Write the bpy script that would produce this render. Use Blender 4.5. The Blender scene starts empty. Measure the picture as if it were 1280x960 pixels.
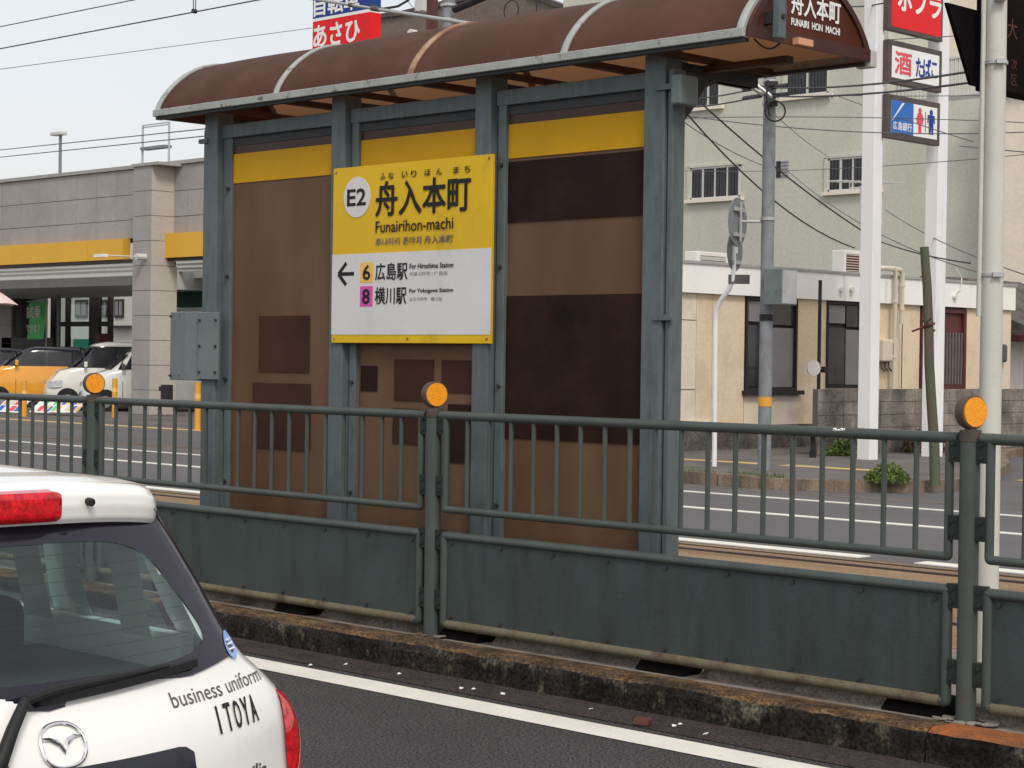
import bpy, bmesh, math, random
from mathutils import Vector, Matrix
R = math.radians
random.seed(7)
scene = bpy.context.scene
COL = scene.collection
PI = math.pi

# ------------------------------------------------------------------ camera
FPX, CAMZ = 2400.0, 1.75            # focal length in photo pixels (1280 wide), eye height
YAW, PITCH, ROLL = R(134.64), R(0.69), R(0.80)
_v = Vector((math.cos(YAW) * math.cos(PITCH), math.sin(YAW) * math.cos(PITCH), -math.sin(PITCH)))
_r0 = Vector((math.sin(YAW), -math.cos(YAW), 0))
_u0 = _r0.cross(_v)
_r = _r0 * math.cos(ROLL) + _u0 * math.sin(ROLL)
_u = _r.cross(_v)
cam_d = bpy.data.cameras.new('camera')
cam_d.sensor_width = 36.0
cam_d.lens = 36.0 * FPX / 1280.0
cam_d.clip_start = 0.1
cam_d.clip_end = 3000
cam = bpy.data.objects.new('camera', cam_d)
COL.objects.link(cam)
mw = Matrix(((_r.x, _u.x, -_v.x, 0), (_r.y, _u.y, -_v.y, 0), (_r.z, _u.z, -_v.z, CAMZ), (0, 0, 0, 1)))
cam.matrix_world = mw
scene.camera = cam

def ray(px, py): return _v + _r * ((px - 640) / FPX) - _u * ((py - 480) / FPX)
def onY(px, py, Y):
    d = ray(px, py); t = Y / d.y
    return Vector((d.x * t, Y, CAMZ + d.z * t))
def onX(px, py, X):
    d = ray(px, py); t = X / d.x
    return Vector((X, d.y * t, CAMZ + d.z * t))
def onZ(px, py, Z):
    d = ray(px, py); t = (Z - CAMZ) / d.z
    return Vector((d.x * t, d.y * t, Z))

# ------------------------------------------------------------------ world, sun, exposure
SUN_EL, SUN_AZ = R(46), R(-32)      # direction the light comes from (azimuth from +X towards +Y)
w = bpy.data.worlds.new('World'); scene.world = w; w.use_nodes = True
nt = w.node_tree; nt.nodes.clear()
sky = nt.nodes.new('ShaderNodeTexSky'); sky.sky_type = 'NISHITA'; sky.sun_disc = False
sky.sun_elevation = SUN_EL; sky.sun_rotation = R(90) - SUN_AZ
sky.air_density = 1.0; sky.dust_density = 4.0; sky.ozone_density = 1.0
b1 = nt.nodes.new('ShaderNodeBackground'); b1.inputs['Strength'].default_value = 0.05
nt.links.new(sky.outputs[0], b1.inputs['Color'])
tc = nt.nodes.new('ShaderNodeTexCoord')
cl = nt.nodes.new('ShaderNodeTexNoise'); cl.inputs['Scale'].default_value = 2.2; cl.inputs['Detail'].default_value = 5
nt.links.new(tc.outputs['Generated'], cl.inputs['Vector'])
cr = nt.nodes.new('ShaderNodeValToRGB')
cr.color_ramp.elements[0].position = 0.35; cr.color_ramp.elements[0].color = (0.665, 0.65, 0.645, 1)
cr.color_ramp.elements[1].position = 0.68; cr.color_ramp.elements[1].color = (0.735, 0.72, 0.71, 1)
nt.links.new(cl.outputs[0], cr.inputs[0])
b2 = nt.nodes.new('ShaderNodeBackground'); b2.inputs['Strength'].default_value = 0.90
nt.links.new(cr.outputs[0], b2.inputs['Color'])
ad = nt.nodes.new('ShaderNodeAddShader'); out = nt.nodes.new('ShaderNodeOutputWorld')
nt.links.new(b1.outputs[0], ad.inputs[0]); nt.links.new(b2.outputs[0], ad.inputs[1]); nt.links.new(ad.outputs[0], out.inputs[0])
sd = bpy.data.lights.new('sun', 'SUN'); sd.energy = 1.5; sd.angle = R(14); sd.color = (1.0, 0.96, 0.9)
sun = bpy.data.objects.new('sun', sd); COL.objects.link(sun)
_sdir = Vector((math.cos(SUN_EL) * math.cos(SUN_AZ), math.cos(SUN_EL) * math.sin(SUN_AZ), math.sin(SUN_EL)))
sun.rotation_euler = _sdir.to_track_quat('Z', 'Y').to_euler()
scene.view_settings.view_transform = 'Standard'
scene.view_settings.look = 'None'
scene.view_settings.exposure = 0.10
scene.view_settings.gamma = 1.0
scene.view_settings.use_curve_mapping = False

# ------------------------------------------------------------------ materials
def mat(name, col, rough=0.6, metal=0.0, var=0.10, scale=3.0, col2=None, thr=0.55, soft=0.08, s2=2.0,
        bump=0.0, bscale=60.0, stretch=(1, 1, 1), fine=0.0, fscale=120.0, coat=0.0, trans=0.0, emit=None, spec=0.28, alpha=1.0, stretch2=None):
    m = bpy.data.materials.new(name); m.use_nodes = True
    t = m.node_tree; p = t.nodes['Principled BSDF']; L = t.links.new
    def N(k): return t.nodes.new(k)
    geo = N('ShaderNodeNewGeometry')
    mp = N('ShaderNodeMapping'); mp.inputs['Scale'].default_value = stretch
    L(geo.outputs['Position'], mp.inputs['Vector'])
    n1 = N('ShaderNodeTexNoise'); n1.inputs['Scale'].default_value = scale; n1.inputs['Detail'].default_value = 5
    L(mp.outputs[0], n1.inputs['Vector'])
    ramp = N('ShaderNodeValToRGB')
    ramp.color_ramp.elements[0].position = 0.3; ramp.color_ramp.elements[1].position = 0.7
    ramp.color_ramp.elements[0].color = tuple(c * (1 - var) for c in col) + (1,)
    ramp.color_ramp.elements[1].color = tuple(min(1, c * (1 + var)) for c in col) + (1,)
    L(n1.outputs[0], ramp.inputs[0])
    last = ramp.outputs[0]
    if col2 is not None:
        src = mp.outputs[0]
        if stretch2:
            mp2 = N('ShaderNodeMapping'); mp2.inputs['Scale'].default_value = stretch2
            L(geo.outputs['Position'], mp2.inputs['Vector']); src = mp2.outputs[0]
        n2 = N('ShaderNodeTexNoise'); n2.inputs['Scale'].default_value = s2; n2.inputs['Detail'].default_value = 8
        n2.inputs['Roughness'].default_value = 0.65
        L(src, n2.inputs['Vector'])
        r2 = N('ShaderNodeValToRGB'); r2.color_ramp.elements[0].position = thr - soft; r2.color_ramp.elements[1].position = thr + soft
        L(n2.outputs[0], r2.inputs[0])
        mx = N('ShaderNodeMixRGB'); mx.inputs['Color2'].default_value = tuple(col2) + (1,)
        L(r2.outputs[0], mx.inputs['Fac']); L(last, mx.inputs['Color1']); last = mx.outputs[0]
    if fine > 0:
        n3 = N('ShaderNodeTexNoise'); n3.inputs['Scale'].default_value = fscale; n3.inputs['Detail'].default_value = 2
        L(geo.outputs['Position'], n3.inputs['Vector'])
        r3 = N('ShaderNodeValToRGB'); r3.color_ramp.elements[0].position = 0.35; r3.color_ramp.elements[1].position = 0.65
        r3.color_ramp.elements[0].color = (1 - fine,) * 3 + (1,); r3.color_ramp.elements[1].color = (1 + fine,) * 3 + (1,)
        L(n3.outputs[0], r3.inputs[0])
        mm = N('ShaderNodeMixRGB'); mm.blend_type = 'MULTIPLY'; mm.inputs['Fac'].default_value = 1
        L(last, mm.inputs['Color1']); L(r3.outputs[0], mm.inputs['Color2']); last = mm.outputs[0]
    L(last, p.inputs['Base Color'])
    p.inputs['Roughness'].default_value = rough
    p.inputs['Metallic'].default_value = metal
    p.inputs['Specular IOR Level'].default_value = spec
    if coat: p.inputs['Coat Weight'].default_value = coat; p.inputs['Coat Roughness'].default_value = 0.06
    if trans: p.inputs['Transmission Weight'].default_value = trans
    if emit: p.inputs['Emission Color'].default_value = tuple(emit[:3]) + (1,); p.inputs['Emission Strength'].default_value = emit[3]
    if bump:
        nb = N('ShaderNodeTexNoise'); nb.inputs['Scale'].default_value = bscale; nb.inputs['Detail'].default_value = 4
        L(geo.outputs['Position'], nb.inputs['Vector'])
        bp = N('ShaderNodeBump'); bp.inputs['Strength'].default_value = bump; bp.inputs['Distance'].default_value = 0.01
        L(nb.outputs[0], bp.inputs['Height']); L(bp.outputs[0], p.inputs['Normal'])
    return m

def translucent(name, col, tcol, fac, rough=0.35, var=0.1, scale=3.0, stretch=(1, 1, 1), col2=None, thr=.6, soft=.1, s2=1.5):
    m = mat(name, col, rough=rough, var=var, scale=scale, stretch=stretch, col2=col2, thr=thr, soft=soft, s2=s2)
    t = m.node_tree; p = t.nodes['Principled BSDF']; o = t.nodes['Material Output']
    tr = t.nodes.new('ShaderNodeBsdfTranslucent'); tr.inputs[0].default_value = tuple(tcol) + (1,)
    mx = t.nodes.new('ShaderNodeMixShader'); mx.inputs[0].default_value = fac
    t.links.new(p.outputs[0], mx.inputs[1]); t.links.new(tr.outputs[0], mx.inputs[2]); t.links.new(mx.outputs[0], o.inputs[0])
    return m

def glass(name, tint=(0.8, 0.85, 0.85), refl=0.1):
    m = bpy.data.materials.new(name); m.use_nodes = True
    t = m.node_tree; t.nodes.clear()
    tr = t.nodes.new('ShaderNodeBsdfTransparent'); tr.inputs[0].default_value = tuple(tint) + (1,)
    gl = t.nodes.new('ShaderNodeBsdfGlossy'); gl.inputs['Roughness'].default_value = 0.02
    gl.inputs[0].default_value = (0.9, 0.93, 0.95, 1)
    lw = t.nodes.new('ShaderNodeLayerWeight'); lw.inputs['Blend'].default_value = 0.5
    fr = t.nodes.new('ShaderNodeMath'); fr.operation = 'POWER'; fr.inputs[1].default_value = 4.0
    t.links.new(lw.outputs['Facing'], fr.inputs[0])
    ma = t.nodes.new('ShaderNodeMath'); ma.operation = 'ADD'; ma.inputs[1].default_value = refl; ma.use_clamp = True
    mx = t.nodes.new('ShaderNodeMixShader'); o = t.nodes.new('ShaderNodeOutputMaterial')
    t.links.new(fr.outputs[0], ma.inputs[0]); t.links.new(ma.outputs[0], mx.inputs[0])
    t.links.new(tr.outputs[0], mx.inputs[1]); t.links.new(gl.outputs[0], mx.inputs[2]); t.links.new(mx.outputs[0], o.inputs[0])
    return m

M = {}
M['asphalt'] = mat('asphalt', (0.056, 0.052, 0.053), 0.85, var=0.14, scale=1.2, fine=0.85, fscale=75, bump=1.0, bscale=75, spec=.3, col2=(0.19, 0.18, 0.175), thr=.69, soft=.03, s2=85)
M['gutter'] = mat('gutter', (0.055, 0.043, 0.042), 0.9, var=0.2, scale=3, fine=0.6, fscale=70, bump=0.8, bscale=70, col2=(0.03, 0.024, 0.022), thr=.52, soft=.12, s2=3)
M['far_asphalt'] = mat('far_asphalt', (0.115, 0.11, 0.112), 0.9, var=0.1, scale=.5, fine=0.25, fscale=60, stretch=(.3, 1.5, 1))
M['side_walk'] = mat('side_walk', (0.135, 0.125, 0.118), 0.9, var=0.15, scale=.7, fine=0.2, fscale=50, col2=(.085, .078, .07), thr=.58, soft=.1, s2=.8)
M['white_paint'] = mat('white_paint', (0.74, 0.72, 0.64), 0.7, var=0.08, scale=4, fine=0.08, fscale=140, col2=(0.3, 0.28, 0.25), thr=.70, soft=.03, s2=14)
M['yellow_paint'] = mat('yellow_paint', (0.62, 0.44, 0.16), 0.75, var=0.1, scale=4, col2=(.35, .28, .18), thr=.6, soft=.1, s2=4)
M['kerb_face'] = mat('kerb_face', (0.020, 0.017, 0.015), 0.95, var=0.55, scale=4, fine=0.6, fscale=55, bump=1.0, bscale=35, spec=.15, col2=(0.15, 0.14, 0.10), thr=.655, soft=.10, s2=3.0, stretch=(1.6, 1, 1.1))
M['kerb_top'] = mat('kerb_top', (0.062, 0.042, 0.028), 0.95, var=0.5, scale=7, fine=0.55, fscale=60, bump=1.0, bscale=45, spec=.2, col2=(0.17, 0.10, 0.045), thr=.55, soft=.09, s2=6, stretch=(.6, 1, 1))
M['orange_edge'] = mat('orange_edge', (0.30, 0.10, 0.028), 0.85, var=0.25, scale=9, fine=.25, bump=.3, col2=(.17, .07, .03), thr=.57, soft=.1, s2=5)
M['platform'] = mat('platform', (0.25, 0.225, 0.195), 0.9, var=0.18, scale=2.0, fine=0.2, fscale=90, bump=.3, col2=(0.12, .085, .055), thr=.56, soft=.1, s2=2)
M['red_tile'] = mat('red_tile', (0.24, 0.10, 0.065), 0.85, var=0.15, scale=5, fine=.15)
M['track'] = mat('track', (0.26, 0.175, 0.095), 0.95, var=0.22, scale=1.0, fine=0.25, fscale=60, stretch=(.25, 2.2, 1), col2=(0.19, .115, .07), thr=.55, soft=.12, s2=1.4, bump=.3)
M['rail'] = mat('rail', (0.10, 0.065, 0.06), 0.45, metal=.6, var=.2, stretch=(.3, 1, 1))
M['groove'] = mat('groove', (0.04, 0.025, 0.02), 0.9)
M['fence'] = mat('fence', (0.060, 0.074, 0.068), 0.45, spec=.4, var=0.12, scale=5, fine=.08, fscale=200, col2=(.075, .06, .045), thr=.68, soft=.05, s2=6, bump=.12, bscale=120)
M['fence_panel'] = mat('fence_panel', (0.042, 0.055, 0.055), 0.5, var=0.14, scale=2.5, fine=.08, spec=.35, col2=(.028, .033, .03), thr=.60, soft=.12, s2=2.2, bump=.10, bscale=60, stretch2=(3, 3, .6))
M['fence_low'] = mat('fence_low', (0.15, 0.128, 0.085), 0.75, var=0.2, scale=5, fine=.15, col2=(.08, .05, .032), thr=.56, soft=.1, s2=5, bump=.2)
M['bolt'] = mat('bolt', (0.06, 0.06, 0.06), 0.5, metal=.5)
M['rust'] = mat('rust', (0.075, 0.06, 0.052), 0.8, var=.3, scale=20)
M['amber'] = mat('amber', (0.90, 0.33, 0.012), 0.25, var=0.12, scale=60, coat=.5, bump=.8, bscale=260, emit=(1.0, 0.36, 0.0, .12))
M['amber_rim'] = mat('amber_rim', (0.10, 0.075, 0.06), 0.6)
M['shelter'] = mat('shelter', (0.108, 0.134, 0.140), 0.5, var=0.10, scale=3, fine=.06, col2=(.078, .092, .092), thr=.60, soft=.12, s2=5, bump=.08, stretch2=(4, 4, .8))
M['shelter_dark'] = mat('shelter_dark', (0.04, 0.047, 0.05), 0.6, var=0.15, scale=4, col2=(.05, .035, .03), thr=.6, soft=.1, s2=5)
M['acrylic'] = translucent('acrylic', (0.215, 0.130, 0.076), (0.26, 0.15, 0.08), 0.35, rough=.42, var=0.26, scale=1.6, stretch=(1.6, 1, .45), col2=(.155, .08, .045), thr=.55, soft=.16, s2=1.2)
M['acrylic_dark'] = mat('acrylic_dark', (0.06, 0.028, 0.022), 0.4, var=0.15, scale=2)
M['poster'] = mat('poster', (0.018, 0.008, 0.007), 0.5, var=0.35, scale=1.6, spec=.10, col2=(.034, .016, .012), thr=.56, soft=.14, s2=2.5)
M['poster2'] = mat('poster2', (0.050, 0.021, 0.014), 0.5, var=0.25, scale=3, spec=.12)
M['yellow_strip'] = mat('yellow_strip', (0.55, 0.30, 0.008), 0.5, spec=.15, var=0.08, scale=2, fine=.04)
M['roof'] = translucent('roof_acrylic', (0.080, 0.036, 0.024), (0.62, 0.30, 0.14), 0.30, rough=.62, var=0.14, scale=3, col2=(.115, .055, .04), thr=.60, soft=.12, s2=3)
M['gable'] = translucent('gable_acrylic', (0.11, 0.035, 0.022), (0.3, 0.1, 0.05), 0.2, rough=.4, var=0.2, scale=3)
M['gable_frame'] = mat('gable_frame', (0.07, 0.03, 0.025), 0.5, var=.15)
M['eave'] = mat('eave', (0.36, 0.38, 0.36), 0.6, var=0.12, scale=5, col2=(.11, .06, .04), thr=.63, soft=.05, s2=13, bump=.3)
M['rib_rust'] = mat('rib_rust', (0.26, 0.13, 0.075), 0.7, var=0.25, scale=6, col2=(.4, .28, .18), thr=.55, soft=.1, s2=5)
M['ceiling'] = mat('ceiling', (0.075, 0.035, 0.025), 0.7, var=.2)
M['soffit'] = mat('soffit', (0.62, 0.34, 0.19), 0.7, var=.08)
M['sign_yellow'] = mat('sign_yellow', (0.70, 0.44, 0.008), 0.35, spec=.3, var=0.06, scale=1.5, fine=.03, col2=(.52, .33, .02), thr=.66, soft=.10, s2=3.5)
M['sign_white'] = mat('sign_white', (0.65, 0.64, 0.64), 0.4, var=0.04, scale=1.5, fine=.03, col2=(.52, .50, .48), thr=.68, soft=.10, s2=3.5)
M['black_print'] = mat('black_print', (0.012, 0.011, 0.012), 0.5)
M['grey_print'] = mat('grey_print', (0.16, 0.15, 0.15), 0.5)
M['orange_print'] = mat('orange_print', (0.85, 0.52, 0.12), 0.5)
M['magenta_print'] = mat('magenta_print', (0.62, 0.10, 0.38), 0.5)
M['white_print'] = mat('white_print', (0.82, 0.82, 0.80), 0.5, var=.03, spec=.15)
M['red_print'] = mat('red_print', (0.74, 0.018, 0.022), 0.4, var=.04, spec=.15)
M['pink_print'] = mat('pink_print', (0.72, 0.10, 0.12), 0.5, spec=.15)
M['blue_print'] = mat('blue_print', (0.022, 0.055, 0.26), 0.45, spec=.15)
M['sky_print'] = mat('sky_print', (0.035, 0.16, 0.50), 0.45, spec=.15)
M['steel_box'] = mat('steel_box', (0.155, 0.185, 0.185), 0.5, var=0.1, scale=4, fine=.05, col2=(.12, .13, .125), thr=.62, soft=.06, s2=5)
M['white_post'] = mat('white_post', (0.80, 0.80, 0.80), 0.45, var=0.05, scale=1.0, fine=.02, col2=(.6, .58, .55), thr=.66, soft=.1, s2=1.2, stretch=(3, 3, .4))
M['sign_frame'] = mat('sign_frame', (0.085, 0.065, 0.06), 0.5, var=.15)
M['concrete_pole'] = mat('concrete_pole', (0.215, 0.23, 0.245), 0.8, var=0.2, scale=9, fine=.1, col2=(.19, .19, .2), thr=.58, soft=.1, s2=5, stretch=(1, 1, .5))
M['signal_pole'] = mat('signal_pole', (0.56, 0.555, 0.50), 0.5, var=0.06, scale=2, fine=.03, col2=(.42, .41, .36), thr=.64, soft=.08, s2=4)
M['old_brick'] = mat('old_brick', (0.11, 0.045, 0.035), 0.9, var=.2, scale=20)
M['box_black'] = mat('box_black', (0.007, 0.006, 0.006), 0.95, spec=.05)
M['upstand'] = mat('upstand', (0.19, 0.165, 0.14), 0.95, var=.2, scale=3, fine=.3, fscale=60, bump=.5, col2=(.09, .06, .04), thr=.55, soft=.1, s2=4)
M['bracket'] = mat('bracket', (0.022, 0.026, 0.025), 0.6)
M['galv'] = mat('galv', (0.45, 0.46, 0.46), 0.45, metal=.4, var=.1)
M['black_box'] = mat('black_box', (0.006, 0.005, 0.006), 0.9, spec=.04, var=.3, scale=6)
M['led_face'] = mat('led_face', (0.009, 0.006, 0.006), 0.9, spec=.06, var=.3, scale=4)
M['led_glyph'] = mat('led_glyph', (0.085, 0.024, 0.012), 0.6)
M['green_wall'] = mat('green_wall', (0.54, 0.545, 0.465), 0.9, var=0.05, scale=.35, fine=.05, fscale=12, col2=(.47, .475, .40), thr=.58, soft=.14, s2=.5, bump=.3, bscale=14, stretch2=(1, 1, .25))
M['beige_wall'] = mat('beige_wall', (0.76, 0.68, 0.57), 0.9, var=0.04, scale=.6, fine=.04, fscale=12)
M['grey_wall'] = mat('grey_wall', (0.40, 0.42, 0.42), 0.9, var=0.05, scale=.6)
M['cream'] = mat('cream', (0.70, 0.575, 0.41), 0.85, var=0.05, scale=1, fine=.05, fscale=25, col2=(.54, .43, .30), thr=.62, soft=.12, s2=1.2, bump=.2, bscale=30)
M['cream_pale'] = mat('cream_pale', (0.70, 0.61, 0.50), 0.85, var=0.05, scale=1, fine=.05, fscale=25, col2=(.58, .50, .41), thr=.62, soft=.1, s2=1.5)
M['parapet'] = mat('parapet', (0.84, 0.83, 0.80), 0.8, var=0.03, scale=1, fine=.03, col2=(.55, .54, .5), thr=.66, soft=.08, s2=2.0, stretch2=(1, 1, .3))
M['dark_frame'] = mat('dark_frame', (0.025, 0.022, 0.024), 0.5)
M['brown_frame'] = mat('brown_frame', (0.10, 0.03, 0.028), 0.5, var=.2)
M['win_dark'] = mat('win_dark', (0.030, 0.032, 0.036), 0.12, var=0.4, scale=1.5, coat=.3)
M['win_grey'] = mat('win_grey', (0.20, 0.195, 0.20), 0.35, var=0.1, scale=2)
M['alu'] = mat('alu', (0.60, 0.60, 0.56), 0.5, metal=.1, var=.05)
M['white_plastic'] = mat('white_plastic', (0.70, 0.69, 0.64), 0.5, var=.05)
M['beige_plastic'] = mat('beige_plastic', (0.62, 0.56, 0.45), 0.5, var=.05)
M['dark_plastic'] = mat('dark_plastic', (0.10, 0.095, 0.09), 0.5, var=.15)
M['block'] = mat('block', (0.27, 0.235, 0.205), 0.95, var=0.3, scale=2.2, fine=.25, fscale=30, bump=.5, bscale=40, col2=(.095, .085, .08), thr=.52, soft=.12, s2=1.5)
M['mortar'] = mat('mortar', (0.11, 0.10, 0.09), 0.95)
M['stone_base'] = mat('stone_base', (0.10, 0.09, 0.085), 0.9, var=.4, scale=3, fine=.3, fscale=20, bump=.6, bscale=14)
M['far_kerb'] = mat('far_kerb', (0.215, 0.165, 0.12), 0.95, var=0.25, scale=2, fine=.2, fscale=40, col2=(.12, .09, .07), thr=.54, soft=.1, s2=2.2, stretch2=(2, 1, .4))
M['dirt'] = mat('dirt', (0.14, 0.12, 0.06), 0.95, var=.4, scale=3, fine=.3)
M['leaf'] = mat('leaf', (0.10, 0.17, 0.035), 0.7, var=.5, scale=6)
M['leaf2'] = mat('leaf2', (0.11, 0.12, 0.04), 0.7, var=.4, scale=6)
M['moss_post'] = mat('moss_post', (0.085, 0.10, 0.06), 0.8, var=0.2, scale=6, fine=.2, col2=(.10, .07, .05), thr=.58, soft=.08, s2=3, stretch=(2, 2, .5))
M['store_tile'] = mat('store_tile', (0.35, 0.33, 0.32), 0.8, var=0.06, scale=.7, fine=.05, fscale=20, col2=(.30, .28, .275), thr=.6, soft=.12, s2=.9)
M['store_tile_sunlit'] = mat('store_tile_sunlit', (0.46, 0.42, 0.37), 0.8, var=0.06, scale=.7, fine=.05, fscale=20)  # store tile lightened: sunlight on the pillar's right side put into the colour
M['store_joint'] = mat('store_joint', (0.17, 0.155, 0.15), 0.9)
M['store_cap'] = mat('store_cap', (0.34, 0.335, 0.32), 0.6, var=.08)
M['fascia'] = mat('fascia', (0.72, 0.41, 0.045), 0.5, var=0.05, scale=.5)
M['soffit_white'] = mat('soffit_white', (0.80, 0.80, 0.76), 0.7, var=.04)
M['soffit_grey'] = mat('soffit_grey', (0.5, 0.52, 0.51), 0.6, var=.05)
M['mullion'] = mat('mullion', (0.035, 0.028, 0.028), 0.5)
M['inner_wall'] = mat('inner_wall', (0.55, 0.54, 0.50), 0.8, var=.06, scale=.5)
M['dark_wall'] = mat('dark_wall', (0.06, 0.055, 0.055), 0.8, var=.1)
M['green_banner'] = mat('green_banner', (0.14, 0.62, 0.20), 0.6, var=.05)
M['green_board'] = mat('green_board', (0.01, 0.20, 0.13), 0.5, var=.05)
M['green_dark'] = mat('green_dark', (0.008, 0.05, 0.038), 0.6, var=.05)
M['umbrella'] = mat('umbrella', (0.78, 0.62, 0.60), 0.6, var=.04)
M['bollard'] = mat('bollard', (0.70, 0.34, 0.05), 0.5, var=.06)
M['brown_bldg'] = mat('brown_bldg', (0.17, 0.135, 0.11), 0.9, var=.08, scale=.6, fine=.1, fscale=6)
M['wire'] = mat('wire', (0.05, 0.05, 0.055), 0.6)
M['wire_thin'] = mat('wire_thin', (0.13, 0.13, 0.14), 0.6)
M['tyre'] = mat('tyre', (0.02, 0.02, 0.02), 0.8)
M['hub'] = mat('hub', (0.45, 0.45, 0.46), 0.3, metal=.8)
M['headlight'] = mat('headlight', (0.55, 0.58, 0.60), 0.1, var=.3, scale=20, coat=.5)
M['car_white'] = mat('car_white', (0.84, 0.835, 0.80), 0.22, var=0.015, scale=2, coat=.8, fine=.012, fscale=30)
M['car_kei_white'] = mat('car_kei_white', (0.70, 0.70, 0.64), 0.25, var=0.02, scale=2, coat=.8)
M['car_orange'] = mat('car_orange', (0.80, 0.36, 0.035), 0.25, var=0.02, scale=2, coat=.8)
M['car_silver'] = mat('car_silver', (0.55, 0.56, 0.57), 0.25, metal=.3, var=0.02, coat=.8)
M['car_black'] = mat('car_black', (0.015, 0.016, 0.025), 0.2, coat=.8)
M['glass_trim'] = mat('glass_trim', (0.016, 0.014, 0.024), 0.10, var=.1, spec=.45)
M['rubber'] = mat('rubber', (0.018, 0.018, 0.019), 0.55, var=.15, scale=8)
M['interior'] = mat('interior', (0.05, 0.052, 0.055), 0.9, var=.1)
M['trim_pale'] = mat('trim_pale', (0.72, 0.80, 0.74), 0.8, var=.04)
M['red_lens'] = mat('red_lens', (0.62, 0.008, 0.016), 0.10, var=0.35, scale=38, coat=.8, fine=.25, fscale=110)
M['chrome'] = mat('chrome', (0.80, 0.80, 0.82), 0.08, metal=1.0, var=.02)
M['recess'] = mat('recess', (0.022, 0.022, 0.034), 0.35, coat=.3)
M['sticker'] = mat('sticker', (0.25, 0.40, 0.68), 0.5, var=.05)
M['pane'] = glass('car_glass', (0.76, 0.86, 0.84), 0.05)
M['shop_pane'] = glass('shop_glass', (0.8, 0.85, 0.84), 0.04)

# ------------------------------------------------------------------ mesh helpers
class MB:
    def __init__(s): s.v = []; s.f = []; s.m = []; s.cur = 0
    def add(s, vs, fs):
        n = len(s.v); s.v += [Vector(q) for q in vs]
        s.f += [tuple(i + n for i in f) for f in fs]; s.m += [s.cur] * len(fs); return s
    def box(s, a, b):
        x0, x1 = sorted((a[0], b[0])); y0, y1 = sorted((a[1], b[1])); z0, z1 = sorted((a[2], b[2]))
        return s.add([(x0, y0, z0), (x1, y0, z0), (x1, y1, z0), (x0, y1, z0), (x0, y0, z1), (x1, y0, z1), (x1, y1, z1), (x0, y1, z1)],
                     [(0, 3, 2, 1), (4, 5, 6, 7), (0, 1, 5, 4), (1, 2, 6, 5), (2, 3, 7, 6), (3, 0, 4, 7)])
    def obox(s, c, ax, ay, az):
        c = Vector(c); ax = Vector(ax); ay = Vector(ay); az = Vector(az)
        vs = [c + i * ax + j * ay + k * az for k in (-1, 1) for i, j in ((-1, -1), (1, -1), (1, 1), (-1, 1))]
        return s.add(vs, [(0, 3, 2, 1), (4, 5, 6, 7), (0, 1, 5, 4), (1, 2, 6, 5), (2, 3, 7, 6), (3, 0, 4, 7)])
    def tube(s, pts, r, n=10, caps=True, r2=None):
        pts = [Vector(p) for p in pts]; rings = []
        k = len(pts)
        prev = None
        for i, p in enumerate(pts):
            d = (pts[min(i + 1, k - 1)] - pts[max(i - 1, 0)]).normalized()
            if prev is None:
                a = d.cross(Vector((0, 0, 1)))
                if a.length < 1e-3: a = d.cross(Vector((0, 1, 0)))
                a.normalize()
            else:
                a = prev - d * prev.dot(d)
                a.normalize()
            prev = a
            b = d.cross(a)
            rr = r if r2 is None else r + (r2 - r) * i / (k - 1)
            rings.append([p + a * rr * math.cos(2 * PI * j / n) + b * rr * math.sin(2 * PI * j / n) for j in range(n)])
        vs = [q for g in rings for q in g]; fs = []
        for i in range(k - 1):
            for j in range(n):
                fs.append((i * n + j, i * n + (j + 1) % n, (i + 1) * n + (j + 1) % n, (i + 1) * n + j))
        if caps: fs += [tuple(range(n - 1, -1, -1)), tuple((k - 1) * n + j for j in range(n))]
        return s.add(vs, fs)
    def disc(s, c, axis, r, t, n=24, ry=None):          # solid disc, axis = facing direction
        c = Vector(c); ax = Vector(axis).normalized()
        return s.tube([c - ax * t / 2, c + ax * t / 2], r, n)
    def prism(s, poly, ext):                              # poly: list of 3D points (planar), ext vector
        n = len(poly); e = Vector(ext); P = [Vector(p) for p in poly]
        return s.add(P + [p + e for p in P], [tuple(range(n - 1, -1, -1)), tuple(range(n, 2 * n))] + [(i, (i + 1) % n, n + (i + 1) % n, n + i) for i in range(n)])
    def grid(s, fn, nu, nv):
        vs = [fn(i / nu, j / nv) for j in range(nv + 1) for i in range(nu + 1)]
        fs = [(j * (nu + 1) + i, j * (nu + 1) + i + 1, (j + 1) * (nu + 1) + i + 1, (j + 1) * (nu + 1) + i) for j in range(nv) for i in range(nu)]
        return s.add(vs, fs)
    def build(s, name, mats, parent=None, loc=None, smooth=False, bevel=0.0, fixn=True, **tg):
        if not isinstance(mats, (list, tuple)): mats = [mats]
        o3 = Vector((0, 0, 0))
        if parent is not None:
            q = parent
            while q is not None: o3 += Vector(q.location); q = q.parent
        if loc is not None: o3 += Vector(loc)
        me = bpy.data.meshes.new(name)
        me.from_pydata([tuple(v - o3) for v in s.v], [], s.f)
        for m_ in mats: me.materials.append(M[m_] if isinstance(m_, str) else m_)
        for p, k in zip(me.polygons, s.m): p.material_index = k; p.use_smooth = smooth
        me.update()
        if fixn:
            bm = bmesh.new(); bm.from_mesh(me); bmesh.ops.recalc_face_normals(bm, faces=bm.faces)
            if smooth:
                for e in bm.edges:
                    if len(e.link_faces) == 2 and e.calc_face_angle(0) > 0.7: e.smooth = False
            bm.to_mesh(me); bm.free()
        o = bpy.data.objects.new(name, me); COL.objects.link(o)
        if loc is not None: o.location = loc
        if parent is not None: o.parent = parent
        if bevel:
            b = o.modifiers.new('bevel', 'BEVEL'); b.width = bevel; b.segments = 2; b.limit_method = 'ANGLE'
        if tg: tag(o, **tg)
        return o

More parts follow.
